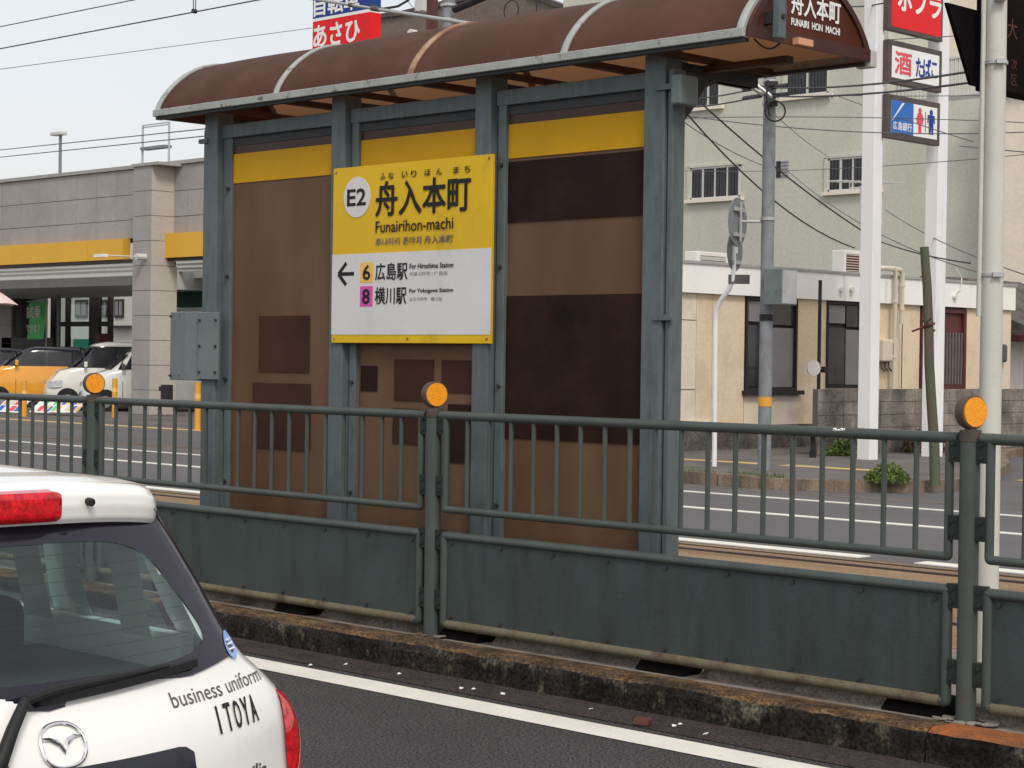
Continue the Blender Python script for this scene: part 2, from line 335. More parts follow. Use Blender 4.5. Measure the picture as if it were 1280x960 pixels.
def tag(o, label=None, cat=None, group=None, kind=None):
    if label: o['label'] = label
    if cat: o['category'] = cat
    if group: o['group'] = group
    if kind: o['kind'] = kind
    return o
def thing(name, label, cat, loc=(0, 0, 0), group=None):
    o = bpy.data.objects.new(name, None); COL.objects.link(o); o.location = loc; o.empty_display_size = .1
    return tag(o, label, cat, group)
def inst(name, src, parent, loc, scale=None, rot=None):   # share mesh data, placed at world loc (parent only translated)
    o = bpy.data.objects.new(name, src.data if hasattr(src, 'data') else src); COL.objects.link(o)
    off = Vector(loc); q = parent
    while q is not None: off -= Vector(q.location); q = q.parent
    o.location = off
    if scale: o.scale = scale
    if rot: o.rotation_euler = rot
    o.parent = parent
    return o
def copy_tree(o, parent=None):
    c = o.copy(); COL.objects.link(c)
    if parent is not None: c.parent = parent
    for ch in list(o.children): copy_tree(ch, c)
    return c

_tcache = {}
def text_geo(s, bold=0.0):
    k = (s, bold)
    if k in _tcache: return _tcache[k]
    cu = bpy.data.curves.new('lettering', 'FONT'); cu.body = s; cu.size = 1.0; cu.offset = bold; cu.resolution_u = 3
    cu.fill_mode = 'FRONT'
    ob = bpy.data.objects.new('lettering', cu); COL.objects.link(ob)
    bpy.context.view_layer.update()
    me = bpy.data.meshes.new_from_object(ob.evaluated_get(bpy.context.evaluated_depsgraph_get()))
    vs = [tuple(v.co[:2]) for v in me.vertices]; fs = [tuple(p.vertices) for p in me.polygons]
    bpy.data.objects.remove(ob); bpy.data.curves.remove(cu); bpy.data.meshes.remove(me)
    xs = [v[0] for v in vs] or [0, 1]; ys = [v[1] for v in vs] or [0, 1]
    x0, x1, y0, y1 = min(xs), max(xs), min(ys), max(ys)
    _tcache[k] = ([((x - x0) / (x1 - x0 or 1), (y - y0) / (y1 - y0 or 1)) for x, y in vs], fs, (x1 - x0) / (y1 - y0 or 1))
    return _tcache[k]
def write(s, fn, m, parent, bold=0.0, name='lettering'):   # fn maps unit box (0..1, 0..1) to world
    vs, fs, asp = text_geo(s, 0.0)
    o_, rx_, uy_ = fn(0, 0), fn(1, 0) - fn(0, 0), fn(0, 1) - fn(0, 0)
    nn = rx_.cross(uy_).normalized(); h_ = uy_.length * bold * .9; rx_ = rx_.normalized(); uy_ = uy_.normalized()
    mb = MB()
    sh_ = [(0, 0)] if not bold else [(math.cos(k * PI / 4), math.sin(k * PI / 4)) for k in range(8)]
    for k, (dx, dy) in enumerate(sh_):
        mb.add([fn(x, y) + rx_ * dx * h_ + uy_ * dy * h_ + nn * (.00025 * k) for x, y in vs], fs)
    return mb.build(name, m, parent, fixn=False)
def boxfn(o, rv, uv, w_, h_):
    o = Vector(o); rv = Vector(rv); uv = Vector(uv)
    return lambda x, y: o + rv * (x * w_) + uv * (y * h_)

STRUCT = dict(kind='structure')
# ------------------------------------------------------------------ ground and roads
g = MB(); g.box((-900, -600, -.30), (500, 1200, -.012)); g.build('ground', 'far_asphalt', **STRUCT)
g = MB(); g.add([(-300, -40, 0), (200, -40, 0), (200, 7.05, 0), (-300, 7.05, 0)], [(0, 1, 2, 3)]); g.build('road', 'asphalt', **STRUCT)
g = MB(); g.add([(-300, 6.98, .004), (200, 6.98, .004), (200, 7.45, .004), (-300, 7.45, .004)], [(0, 1, 2, 3)]); g.build('gutter', 'gutter', **STRUCT)
g = MB(); g.add([(-300, 6.67, .004), (200, 6.67, .004), (200, 6.895, .004), (-300, 6.895, .004)], [(0, 1, 2, 3)]); g.build('road_edge_line', 'white_paint', **STRUCT)
KZ = .155; YK = 7.30
# weathered near kerb : uneven blocks as children of the kerb
random.seed(3)
kerb = bpy.data.objects.new('kerb', None); COL.objects.link(kerb); kerb.location = (0, YK, 0); kerb['kind'] = 'structure'
bl = 1.76
xj = [-4.62 + bl * (i - 12) for i in range(20)]
for i in range(len(xj) - 1):
    x0, x1 = xj[i] + .0025, xj[i + 1] - .0025
    orange = (i == 12)
    n = 26; mb = MB()
    P = []
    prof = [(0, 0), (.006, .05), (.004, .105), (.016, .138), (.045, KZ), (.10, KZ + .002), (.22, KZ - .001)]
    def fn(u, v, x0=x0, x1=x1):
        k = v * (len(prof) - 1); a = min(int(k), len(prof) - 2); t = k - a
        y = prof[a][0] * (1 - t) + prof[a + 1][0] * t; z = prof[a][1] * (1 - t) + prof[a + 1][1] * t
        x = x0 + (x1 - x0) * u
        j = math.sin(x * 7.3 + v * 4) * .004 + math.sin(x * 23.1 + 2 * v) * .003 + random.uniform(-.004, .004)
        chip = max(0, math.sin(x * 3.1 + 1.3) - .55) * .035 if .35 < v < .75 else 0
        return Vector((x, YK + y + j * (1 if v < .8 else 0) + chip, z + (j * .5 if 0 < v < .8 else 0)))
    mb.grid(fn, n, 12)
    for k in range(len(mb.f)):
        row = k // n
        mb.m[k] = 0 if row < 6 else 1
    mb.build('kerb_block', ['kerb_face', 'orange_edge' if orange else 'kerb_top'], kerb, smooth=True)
g = MB(); g.box((-120, YK + .20, -.01), (60, 9.55, KZ - .012)); g.build('platform', 'platform', **STRUCT)
g = MB(); g.box((-120, 9.554, -.005), (60, 9.70, .125)); g.build('platform_edge', 'red_tile', **STRUCT)
g = MB(); g.add([(-300, 9.5, .006), (200, 9.5, .006), (200, 14.5, .006), (-300, 14.5, .006)], [(0, 1, 2, 3)]); g.build('tram_track_bed', 'track', **STRUCT)
for y in (9.95, 11.385, 12.60, 14.02):
    g = MB(); g.box((-200, y - .03, .004), (100, y + .03, .017)); g.build('tram_rail', 'rail', **STRUCT)
    g = MB(); g.box((-200, y - .075, .0), (100, y - .034, .0095)); g.build('rail_groove', 'groove', **STRUCT)
g = MB(); g.box((-200, 14.30, -.005), (100, 14.36, .0115)); g.build('track_border', 'groove', **STRUCT)
def line(name, y0, y1, m='white_paint', z=.010, x0=-200, x1=100, base=-.005):
    g = MB(); g.box((x0, y0, base), (x1, y1, z)); return g.build(name, m, **STRUCT)
g = MB(); g.add([(-300, 14.5, .002), (200, 14.5, .002), (200, 70, .002), (-300, 70, .002)], [(0, 1, 2, 3)]); g.build('far_road', 'far_asphalt', **STRUCT)
# worn white edge line beside the tracks, broken where the paint has gone
for a, b in ((-28, -19.6), (-19, -15.2), (-13.0, -10.0), (-9.4, -7.9), (-7.2, -2)):
    line('road_edge_line', 14.62, 14.84, x0=a, x1=b)
line('lane_line', 18.02, 18.17); line('lane_line', 20.24, 20.36)
line('gutter_line', 21.28, 21.36, m='far_kerb', z=.007)
# far pavement with kerb stones; it ends at the side street on the right
PZ = .15; YF = 21.62; PX1 = -14.6
pav = MB()
cor = [(PX1 + 1.9 - 1.9 * math.cos(t) - 1.9, YF + .15 + 1.9 - 1.9 * math.sin(t)) for t in (0,)]
out_ = [(PX1 - 2.0, YF + .15)] + [(PX1 - 2.0 + 2.0 * math.sin(t), YF + .15 + 2.0 - 2.0 * math.cos(t)) for t in [PI / 2 * k / 8 for k in range(1, 9)]] + [(PX1, 24.4), (-15.4, 26.2), (-16.8, 29.0), (-18.2, 31.2), (-19.4, 33.6), (-19.6, 62), (-27, 62), (-27, YF + .15)]
pav.prism([(x, y, -.01) for x, y in out_], (0, 0, PZ + .01)); pav.build('pavement', 'side_walk', **STRUCT)
g = MB(); g.prism([(-27.003, 24.0, -.01), (-27.003, 24.0, PZ), (-27.003, 62, PZ), (-27.003, 62, -.01)], (-100, 0, 0)); g.build('store_forecourt', 'side_walk', **STRUCT)
g = MB(); g.prism([(-27.003, YF + .15, -.01), (-27.003, YF + .15, .025), (-27.003, 23.998, PZ), (-27.003, 23.998, -.01)], (-100, 0, 0)); g.build('forecourt_ramp', 'far_asphalt', **STRUCT)
fk = bpy.data.objects.new('far_kerb', None); COL.objects.link(fk); fk.location = (0, YF, 0); fk['kind'] = 'structure'
kb = MB(); kb.box((-.298, 0, 0), (.298, .16, PZ + .035))
ksrc = None
for i in range(110):
    x = -16.9 - .6 * i
    if i == 0:
        mb = MB(); mb.box((x - .294, YF, -.005), (x + .294, YF + .16, PZ + .03)); ksrc = mb.build('kerb_stone', 'far_kerb', fk, loc=(x, 0, 0), bevel=.012)
    else:
        inst('kerb_stone', ksrc, fk, (x, YF + random.uniform(-.006, .006), random.uniform(-.006, .006) - (0 if x > -26.5 else (.16 if x < -27.4 else .08))))
mb = MB()
cpts = [(PX1 - 2.0 + 2.02 * math.sin(t), YF + .02 + 2.0 - 2.02 * math.cos(t)) for t in [PI / 2 * k / 8 for k in range(0, 9)]] + [(PX1 + .02, 24.4), (-15.38, 26.2), (-16.78, 29.0), (-18.18, 31.2), (-19.38, 33.6), (-19.58, 60)]
for (a, b) in zip(cpts[:-1], cpts[1:]):
    a = Vector((a[0], a[1], 0)); b = Vector((b[0], b[1], 0)); d = (b - a); n_ = Vector((-d.y, d.x, 0)).normalized() * .15
    mb.prism([a, b, b + n_, a + n_], (0, 0, PZ + .012))
mb.build('corner_kerb', 'far_kerb', **STRUCT)
line('tactile_strip', 24.62, 24.92, 'yellow_paint', PZ + .006, -24.5, -18.75, PZ - .05)
line('tactile_strip', 24.62, 24.92, 'yellow_paint', PZ + .006, -18.35, onZ(1116, 588, PZ).x, PZ - .05)
line('tactile_strip', 24.62, 24.92, 'yellow_paint', PZ + .006, -120, -30.5, PZ - .05)
line('tactile_strip', 26.7, 27.0, 'yellow_paint', .010, -15.35, -5)
# side street and its stripes, far pavement beyond it
for (x0, x1, y) in ((-15.8, 0, 29.2), (-18.2, 0, 33.0)):
    line('side_street_line', y, y + .3, x0=x0, x1=x1)
g = MB(); g.box((-21.2, 38.2, -.01), (30, 60, .16)); g.build('far_pavement', 'far_kerb', **STRUCT)
# strip of dirt with weeds at the back of the far kerb
g = MB(); g.box((-27, YF + .18, PZ - .02), (PX1 - 1.5, YF + .42, PZ + .012)); g.build('kerb_dirt', 'dirt', **STRUCT)

# ------------------------------------------------------------------ guard railing
FY = 7.6; SP = 3.535; X_P = [-4.60 + SP * k for k in (-4, -3, -2, -1, 0, 1)]
ZT, ZB = 1.43, KZ - .005
fence = thing('guard_railing', 'dark green steel railing with lower panels and amber reflectors along the kerb', 'railing', (X_P[3], FY, KZ))
def pipe_frame(mb, x0, x1, z0, z1, r, y=FY, rb=.03, open_top=0):
    # rounded rectangular pipe loop
    c = rb
    pts = []
    for (cx, cz, a0) in ((x1 - c, z1 - c, 0), (x0 + c, z1 - c, 90), (x0 + c, z0 + c, 180), (x1 - c, z0 + c, 270)):
        for k in range(4):
            a = R(a0 + 30 * k); pts.append((cx + c * math.cos(a), y, cz + c * math.sin(a)))
    pts.append(pts[0]); mb.tube(pts, r, 10, caps=False)
post_m = MB(); post_m.tube([(0, 0, -.05), (0, 0, 1.262)], .0455, 20); 
src = {}
def sub(nm, mb, m, par, at, **k):
    # first time build at world position `at` from local mesh, later share its data
    if nm in src: return inst(nm.split(':')[0], src[nm], par, at)
    mb2 = MB(); mb2.v = [v + Vector(at) for v in mb.v]; mb2.f = mb.f; mb2.m = mb.m
    off = Vector(at); q = par
    while q is not None: off -= Vector(q.location); q = q.parent
    o = mb2.build(nm.split(':')[0], m, par, loc=off, **k); src[nm] = o; return o
L_ = SP
for i, x in enumerate(X_P):
    p = sub('post', post_m, 'fence', fence, (x, FY, KZ), smooth=True)
    mb = MB(); mb.tube([(0, 0, 1.262), (0, 0, 1.312)], .049, 20); mb.tube([(0, 0, 1.31), (0, 0, 1.345)], .026, 12)
    sub('post_cap', mb, 'rust', p, (x, FY, KZ), smooth=True)
    # reflector: disc turned a little towards the traffic
    ax = Vector((.966, -.259, 0)).normalized()
    mb = MB(); mb.disc((0, 0, 1.394), ax, .0745, .05, 28)
    rf = sub('reflector', mb, 'amber_rim', p, (x, FY, KZ), smooth=True)
    mb = MB(); c = Vector((0, 0, 1.394)) + ax * .028; mb.disc(c, ax, .067, .010, 28)
    if 'lens' in src: 
        l_ = bpy.data.objects.new('lens', src['lens'].data); COL.objects.link(l_); l_.parent = rf; l_.location = (0, 0, 0)
        l_.parent = p; l_.location = src['lens'].location
    else:
        l_ = sub('lens', mb, 'amber', p, (x, FY, KZ), smooth=True)
    # brackets with bolts
    for s_ in (-1, 1):
        for z in (1.22, .87, .56, .215):
            mb = MB(); mb.box((s_ * .04, -.02, z - .055), (s_ * .10, .02, z + .055))
            for dz in (-.03, .03): mb.disc((s_ * .072, -.024, z + dz), (0, 1, 0), .009, .012, 8)
            sub('bracket:%d%d' % (s_, int(z * 100)), mb, 'bracket', p, (x, FY, KZ))
ZL0 = .735                      # bottom rail of the upper railing, above kerb top
nb = 18
bal = MB(); bal.tube([(0, 0, ZL0 + .01), (0, 0, 1.27)], .0135, 8, caps=False)
for i in range(len(X_P) - 1):
    xa, xb = X_P[i], X_P[i + 1]; cx = (xa + xb) / 2
    h = SP / 2 - .105
    mb = MB(); pipe_frame(mb, -h, h, ZL0, 1.275, .0215, y=0, rb=.008)
    mb.tube([(-h - .045, 0, 1.275), (h + .045, 0, 1.275)], .026, 12)
    fr = sub('upper_frame', mb, 'fence', fence, (cx, FY, KZ), smooth=True)
    for k in range(nb):
        x = cx - h + (2 * h) * (k + 1) / (nb + 1)
        sub('baluster', bal, 'fence', fence, (x, FY, KZ), smooth=True)
    mb = MB(); z0, z1 = .075, .585
    pipe_frame(mb, -h, h, z0, z1, .025, y=0, rb=.006)
    lf = sub('lower_frame', mb, 'fence', fence, (cx, FY, KZ), smooth=True)
    mb = MB(); mb.tube([(-h + .03, -.0, z0), (h - .03, -.0, z0)], .0262, 10)
    sub('bottom_rail', mb, 'fence_low', fence, (cx, FY, KZ), smooth=True)
    mb = MB(); mb.box((-h + .015, -.004, z0 + .01), (h - .015, .004, z1 - .01))
    pn = sub('lower_panel', mb, 'fence_panel', fence, (cx, FY, KZ))
    mb = MB()
    for k in (1, 2): mb.box((-h + 2 * h * k / 3 - .0008, -.0050, z0 + .02), (-h + 2 * h * k / 3 + .0008, -.0042, z1 - .02))
    sub('panel_seam', mb, 'fence', pn, (cx, FY, KZ))
    mb = MB()
    for k in range(9):
        x = -h + .06 + (2 * h - .12) * k / 8
        for z in (z0 + .045, z1 - .045): mb.disc((x, -.008, z), (0, 1, 0), .011, .012, 8)
    sub('panel_bolts', mb, 'bolt', pn, (cx, FY, KZ))['kind'] = 'stuff'
c = onY(1048, 538, FY - .02); mb = MB()
for k, (dx, dz, r_) in enumerate(((-.02, 0, .011), (0, -.006, .013), (.018, .001, .010), (.03, .004, .006))): mb.disc(c + Vector((dx, .003 * (k % 2), dz)), (0, 1, .5), r_, .008, 9)
mb.build('bird_dropping', 'white_print', None, loc=c, label='white bird dropping on the top rail left of the right reflector post', cat='stain')
for (xp, n_, sd_) in ((X_P[4], 26, 1), (X_P[3], 7, 2)):
    rnd = random.Random(sd_); mb = MB()
    for k in range(n_):
        a = rnd.uniform(0, 2 * PI); r_ = .05 + rnd.random() * (.05 if n_ > 9 else .02); q = Vector((xp + r_ * 1.5 * math.cos(a), FY + r_ * math.sin(a) * .8, KZ + .002)); mb.disc(q, (rnd.uniform(-.2, .2), rnd.uniform(-.2, .2), 1), rnd.uniform(.014, .03), .0035 + .001 * (k % 3), 9)
    mb.build('mortar_patch', 'platform', None, loc=(xp, FY, KZ), label=('pale crumbled mortar round the foot of the right railing post' if n_ > 9 else 'small pale mortar crumbs at the foot of the middle railing post'), cat='mortar', kind=None)
# concrete feet behind the panels: pale sloped upstand with plain black boxes between
mb = MB(); 
up = bpy.data.objects.new('platform_upstand', None); COL.objects.link(up); up.location = (0, 7.86, KZ); up['kind'] = 'structure'
DX = [-12.5, -11.0, -9.45, -7.93, -6.42, -4.9, -3.4]
for i in range(len(DX) - 1):
    x0, x1 = DX[i] + .19, DX[i + 1] - .19
    mb = MB(); mb.prism([(x0 + .03, 7.655, KZ - .02), (x1 - .03, 7.655, KZ - .02), (x1 - .06, 7.70, KZ + .055), (x0 + .06, 7.70, KZ + .055)], (0, .16, 0)); mb.build('upstand_block', 'upstand', up, bevel=.008)
dlab = dict(zip(DX, ['black box hidden farthest left beyond the white hatchback', 'black box behind the panel above the roof of the white hatchback', 'black box under the lower panel left of the middle railing post', 'black box just right of the middle railing post foot', 'black box under the middle of the right lower panel', 'black box just left of the right railing post foot', 'black box at the right edge under the last panel']))
for x in DX:
    mb = MB(); mb.prism([(x - .165, 7.60, KZ - .01), (x + .165, 7.60, KZ - .01), (x + .15, 7.64, KZ + .07), (x - .13, 7.64, KZ + .07)], (0, .17, 0))
    mb.build('dark_box', 'box_black', None, loc=(x, 7.66, KZ - .01), bevel=.012, label=dlab[x], cat='drain', group='black boxes under the railing')
# litter
random.seed(5)
lit = ['elongated white scrap in the gutter below the first post gap, nearest the car', 'small white scrap left of the long scrap in the gutter', 'white scrap alone in the gutter left of the middle post foot', 'left one of two close white scraps below the middle post', 'right one of two close white scraps below the middle post', 'longest white scrap right of the middle post foot', 'white scrap midway between the middle post and the brick', 'white scrap farthest right in the gutter beyond the brick', 'left one of two white scraps right of the brick', 'right one of two white scraps right of the brick']
for (px, py, s_) in ((432, 831, 3), (388, 832, 2), (499, 843, 2), (577, 861, 2), (592, 862, 1.4), (629, 868, 3), (738, 887, 1.5), (882, 918, 2.5), (843, 908, 2), (850, 906, 1.6)):
    p = onZ(px, py, .006)
    a = random.uniform(0, 3); u_ = Vector((math.cos(a), math.sin(a), 0)); v_ = Vector((-u_.y, u_.x, 0))
    mb = MB(); mb.prism([p - u_ * .014 * s_ / 2 + Vector((0, 0, .002)), p + v_ * .012, p + u_ * .017 * s_ / 2 + v_ * .004 + Vector((0, 0, .006)), p - v_ * .012 + Vector((0, 0, .004))], (0, 0, .003))
    mb.build('paper_scrap', 'white_print', None, loc=p, label=lit.pop(0), cat='litter', group='litter scraps in the gutter')
p = onZ(803, 905, .01)
mb = MB(); mb.obox(p + Vector((0, 0, .012)), (.040, .012, 0), (-.01, .028, 0), (0, .004, .016))
mb.build('brick_fragment', 'old_brick', None, loc=p, bevel=.008, label='reddish brown broken brick lying against the kerb foot', cat='brick')

# ------------------------------------------------------------------ tram shelter
SY = 8.0; PLZ = KZ - .012
def sx(px, py=450, Y=SY): return onY(px, py, Y).x
sh = thing('tram_shelter', 'tram stop shelter with brown barrel roof, grey steel posts and brown panels', 'shelter', (-8.65, SY, PLZ))
ZTOP = 3.42
posts = [(258, 290, -1), (421, 449, 1), (600, 633, 1), (811, 845, 1)]
px_ = []
for i, (a, b, s_) in enumerate(posts):
    x0, x1 = sx(a), sx(b); px_.append((x0, x1))
    wm = .145
    mb = MB(); mb.cur = 0
    if i == 0:
        mb.box((x0 + .045, SY - .07, PLZ), (x0 + .045 + wm, SY + .07, ZTOP))
        mb.build('post', 'shelter', sh, bevel=.006)
        mb = MB(); mb.box((x0, SY - .045, PLZ), (x0 + .036, SY + .05, 3.32)); mb.build('conduit', 'shelter', sh, bevel=.008)
        mb = MB(); mb.box((x0 + .052 + wm, SY - .02, PLZ), (x1, SY + .03, 3.30)); mb.build('panel_frame', 'shelter', sh, bevel=.004)
    else:
        mb.box((x0, SY - .07, PLZ), (x0 + wm - (.012 if i < 3 else .0), SY + .07, ZTOP)); mb.build('post', 'shelter', sh, bevel=.006)
        if i < 3:
            mb = MB(); mb.box((x0 + wm + .012, SY - .03, PLZ), (x1, SY + .03, 3.30)); mb.build('panel_frame', 'shelter', sh, bevel=.004)
        else:
            mb = MB(); mb.box((x0 + wm + .010, SY - .055, PLZ), (x1, SY + .05, 3.335)); mb.build('conduit', 'shelter', sh, bevel=.008)
    for zc in (3.22, 1.98):
        if i in (0, 3):
            mb = MB(); xa = x0 if i == 0 else x0 + .10
            mb.box((xa - .01, SY - .082, zc), (xa + (.12 if i == 3 else .09), SY - .056, zc + .03)); mb.build('clamp', 'shelter', sh)
# bolts on the posts
mb = MB()
for (x0, x1) in px_:
    for z in (.9, 1.6, 2.3, 2.9): mb.disc((x1 - .03, SY - .035, z), (0, 1, 0), .013, .02, 8)
mb.build('bolts', 'bolt', sh)['kind'] = 'stuff'
# rear posts on the track side and roof beams
for x in (px_[0][0] + .1, px_[3][0] + .05):
    for (y, nm) in ((8.72, 'cross_beam'),):
        mb = MB(); mb.box((x - .04, SY + .07, 3.33), (x + .04, 8.80, 3.40)); mb.build('cross_beam', 'shelter_dark', sh)
for i in range(3):
    xa, xb = px_[i][1] , px_[i + 1][0]
    xl = px_[i][0] + (.19 if i == 0 else .145)
    mb = MB(); mb.box((xl, SY - .035, 3.245), (xb, SY + .045, 3.335)); mb.build('top_beam', 'shelter', sh, bevel=.005)
    mb = MB(); mb.box((xl, SY - .01, 3.19), (xb, SY + .03, 3.243)); mb.build('header_rail', 'shelter_dark', sh)
    fx = px_[i][1] if i == 0 else px_[i][1]
    # brown translucent back panel
    mb = MB(); mb.box((fx, SY + .0, PLZ + .02), (xb + .001, SY + .008, 3.195)); mb.build('back_panel', 'acrylic', sh)
    # top dark band + yellow strip
    mb = MB(); mb.box((fx, SY - .004, 3.135), (xb, SY - .001, 3.19)); mb.build('dark_band', 'acrylic_dark', sh)
    mb = MB(); mb.box((fx, SY - .006, 2.935), (xb, SY - .001, 3.134)); mb.build('yellow_strip', 'yellow_strip', sh)
# roof
XR0, XR1 = -11.238, -6.075; Y0r, Y1r = 7.80, 8.885; RZ = 3.455; RH = .385
def arch(t, lift=0.0):                       # t 0..1 across
    u_ = -math.cos(PI * t)
    y = (Y0r + Y1r) / 2 + (Y1r - Y0r) / 2 * u_
    z = RZ + RH * max(0.0, 1 - abs(u_) ** 1.75) ** .72
    return y, z + lift
ribs = [XR0 + .02, -9.895, -8.60, -7.332, XR1 - .02]
for i in range(4):
    mb = MB()
    mb.grid(lambda u_, v, i=i: Vector((ribs[i] + (ribs[i + 1] - ribs[i]) * u_, arch(v)[0], arch(v)[1] + .008 * math.sin(PI * u_))), 8, 32)
    mb.build('roof_sheet', 'roof', sh, smooth=True)
for i, x in enumerate(ribs):
    mb = MB()
    RB = []
    for k in range(41):
        (y, z) = arch(k / 40); (ya, za), (yb, zb) = arch(max(0, k - 1) / 40), arch(min(40, k + 1) / 40)
        n_ = Vector((0, -(zb - za), yb - ya)).normalized(); c = Vector((x, y, z))
        RB.append([c + Vector((dx, 0, 0)) + n_ * dn for dx, dn in ((-.024, -.010), (-.024, .009), (-.018, .014), (.018, .014), (.024, .009), (.024, -.010))])
    mb.add([q for r_ in RB for q in r_], [(6 * k + m_, 6 * k + (m_ + 1) % 6, 6 * k + 6 + (m_ + 1) % 6, 6 * k + 6 + m_) for k in range(40) for m_ in range(6)] + [tuple(range(6)), tuple(240 + m_ for m_ in range(6))])
    mb.build('roof_rib', 'rib_rust' if i == 2 else 'eave', sh, smooth=True, **({'label': 'rust brown roof rib'} if i == 2 else {}))
for (ya, yb, nm) in ((Y0r - .022, Y0r + .012, 'eave_trim'), (Y1r - .012, Y1r + .022, 'eave_trim')):
    mb = MB(); mb.box((XR0 - .01, ya, RZ - .035), (XR1 + .01, yb, RZ + .012)); mb.build('eave_trim', 'eave', sh, bevel=.004)
    mb = MB(); mb.box((XR0, ya + .02 if ya < 8 else ya - .03, RZ - .055), (XR1, yb + .03 if ya < 8 else yb - .02, RZ - .037)); mb.build('gutter_lip', 'shelter_dark', sh)
# ceiling: dark ties across with tan sheet fields between, as seen from below
for i in range(4):
    a, b = ribs[i], ribs[i + 1]
    for (x, ww) in ((a + .02, .05), ((a + b) / 2, .03)):
        mb = MB(); mb.box((x, Y0r + .04, RZ - .055), (x + ww, Y1r - .03, RZ - .018)); mb.build('ceiling_tie', 'ceiling', sh)
for i, x in enumerate((px_[0][0] + .115, px_[1][0] + .07, px_[2][0] + .07, px_[3][0] + .075)):
    mb = MB()
    for (ya, yb) in ((8.07, 8.62),):     # curved bracket rising to the roof
        pts = [(x, 8.07, 2.95), (x, 8.16, 3.15), (x, 8.30, 3.29), (x, 8.50, 3.37), (x, 8.78, 3.40)]
        mb.tube(pts, .028, 6)
    mb.box((x - .03, 8.07, 3.33), (x + .03, 8.8, 3.395))
    mb.build('roof_bracket', 'shelter_dark', sh)
mb = MB(); mb.box((XR0 + .1, 8.30, 3.36), (XR1 - .1, 8.36, 3.398)); mb.build('ridge_beam', 'ceiling', sh)
GX = px_[3][1] - .03
mb = MB(); mb.prism([onX(847, 158, GX), onX(862, 138, GX), onX(886, 96, GX), onX(847, 90, GX)], (.02, 0, 0)); mb.build('gusset_plate', 'shelter_dark', sh)
GX2 = px_[3][1] + .03
a = onX(851, 92, GX2 + .07); b = onX(873, 133, GX2 + .07); mb = MB(); mb.box((GX2, a.y, b.z), (GX2 + .07, b.y, a.z)); mb.build('junction_box', 'steel_box', sh, bevel=.01)
# gable at the right end with lettering
def gable(X, s_):
    mb = MB(); pts = [(X, arch(k / 30)[0], arch(k / 30)[1] - .01) for k in range(31)] + [(X, Y1r, RZ - .03), (X, Y0r, RZ - .03)]
    mb.prism(pts, (-.012 * s_, 0, 0)); return mb
gb = gable(XR1 + .022, 1).build('gable_panel', 'gable', sh)
gable(XR0 - .012, -1).build('gable_panel', 'gable', sh)
mb = MB()                                           # frame following the arch and the sill
N = 30; cyy, czz = (Y0r + Y1r) / 2, RZ + .12
for k in range(N):
    (ya, za), (yb, zb) = arch(k / N, -.004), arch((k + 1) / N, -.004)
    def inn(y, z): return (y + (cyy - y) * .10, z + (czz - z) * .14)
    ia, ib = inn(ya, za), inn(yb, zb)
    mb.prism([(XR1 + .022, ya, za), (XR1 + .022, yb, zb), (XR1 + .022, ib[0], ib[1]), (XR1 + .022, ia[0], ia[1])], (.014, 0, 0))
mb.box((XR1 + .022, Y0r, RZ - .034), (XR1 + .037, Y1r, RZ + .03))
mb.build('gable_frame', 'gable_frame', gb)
XT = XR1 + .026
tb = 3.548
write('舟入本町', boxfn((XT, 8.165, 3.588), (0, 1, 0), (0, 0, 1), .44, .118), 'white_print', gb, bold=.03)
write('FUNAIRI  HON  MACHI', boxfn((XT, 8.165, 3.528), (0, 1, 0), (0, 0, 1), .435, .036), 'white_print', gb, bold=.05)
mb = MB(); c = onX(977.5, 20, -5.95); mb.box((-5.985, c.y - .032, 3.42), (-5.945, c.y + .032, 4.35)); mb.build('hanger_strut', 'shelter', sh, bevel=.004)
mb = MB(); mb.disc((-5.943, c.y, 3.53), (1, 0, 0), .013, .02, 8); mb.disc((-5.943, c.y, 4.0), (1, 0, 0), .013, .02, 8); mb.box((-6.06, c.y - .02, 3.50), (-5.985, c.y + .02, 3.56)); mb.build('strut_bolt', 'bolt', sh)
a = onX(1000, 49, XR1 + .04); mb = MB(); mb.box((XR1 + .03, a.y - .06, a.z - .035), (XR1 + .075, a.y + .07, a.z)); mb.build('wood_block', 'soffit', sh)
mb = MB(); mb.box((XR1 - .06, Y1r - .005, RZ - .065), (XR1 + .045, Y1r + .045, RZ + .03)); mb.build('corner_cap', 'alu', sh, bevel=.006)
# loose cable under the gable
pts = [onX(943 + 37 * k / 10, 49 + 12 * math.sin(PI * k / 10), XR1 - .03) for k in range(11)]
mb = MB(); mb.tube(pts, .005, 6); mb.build('loose_cable', 'rubber', sh)

# grey switch box hung on the left of the shelter
a = onY(213, 390, 7.93); b = onY(256, 476, 7.93)
root = thing('switch_box', 'grey green steel switch box bolted on the left shelter post', 'box', (a.x + .16, 7.93, b.z))
mb = MB(); mb.prism([(a.x, 7.93, b.z), (a.x + .22, 7.90, b.z), (a.x + .36, 7.93, b.z), (a.x + .36, 8.12, b.z), (a.x, 8.12, b.z)], (0, 0, a.z - b.z)); mb.build('case', 'steel_box', root, bevel=.006)
c = onY(272, 476, 7.91); mb = MB(); mb.box((a.x + .362, 7.905, b.z + .01), (c.x, 7.925, a.z - .005)); pl = mb.build('mounting_plate', 'steel_box', root, bevel=.004)
mb = MB()
for z in (b.z + .06, (a.z + b.z) / 2, a.z - .06):
    for x in (a.x + .385, c.x - .02): mb.disc((x, 7.90, z), (0, 1, 0), .010, .012, 8)
for x in (a.x + .02, a.x + .14):
    for z in (b.z + .03, a.z - .03): mb.disc((x, 7.917, z), (0, 1, 0), .008, .014, 8)
mb.build('bolts', 'bolt', pl)
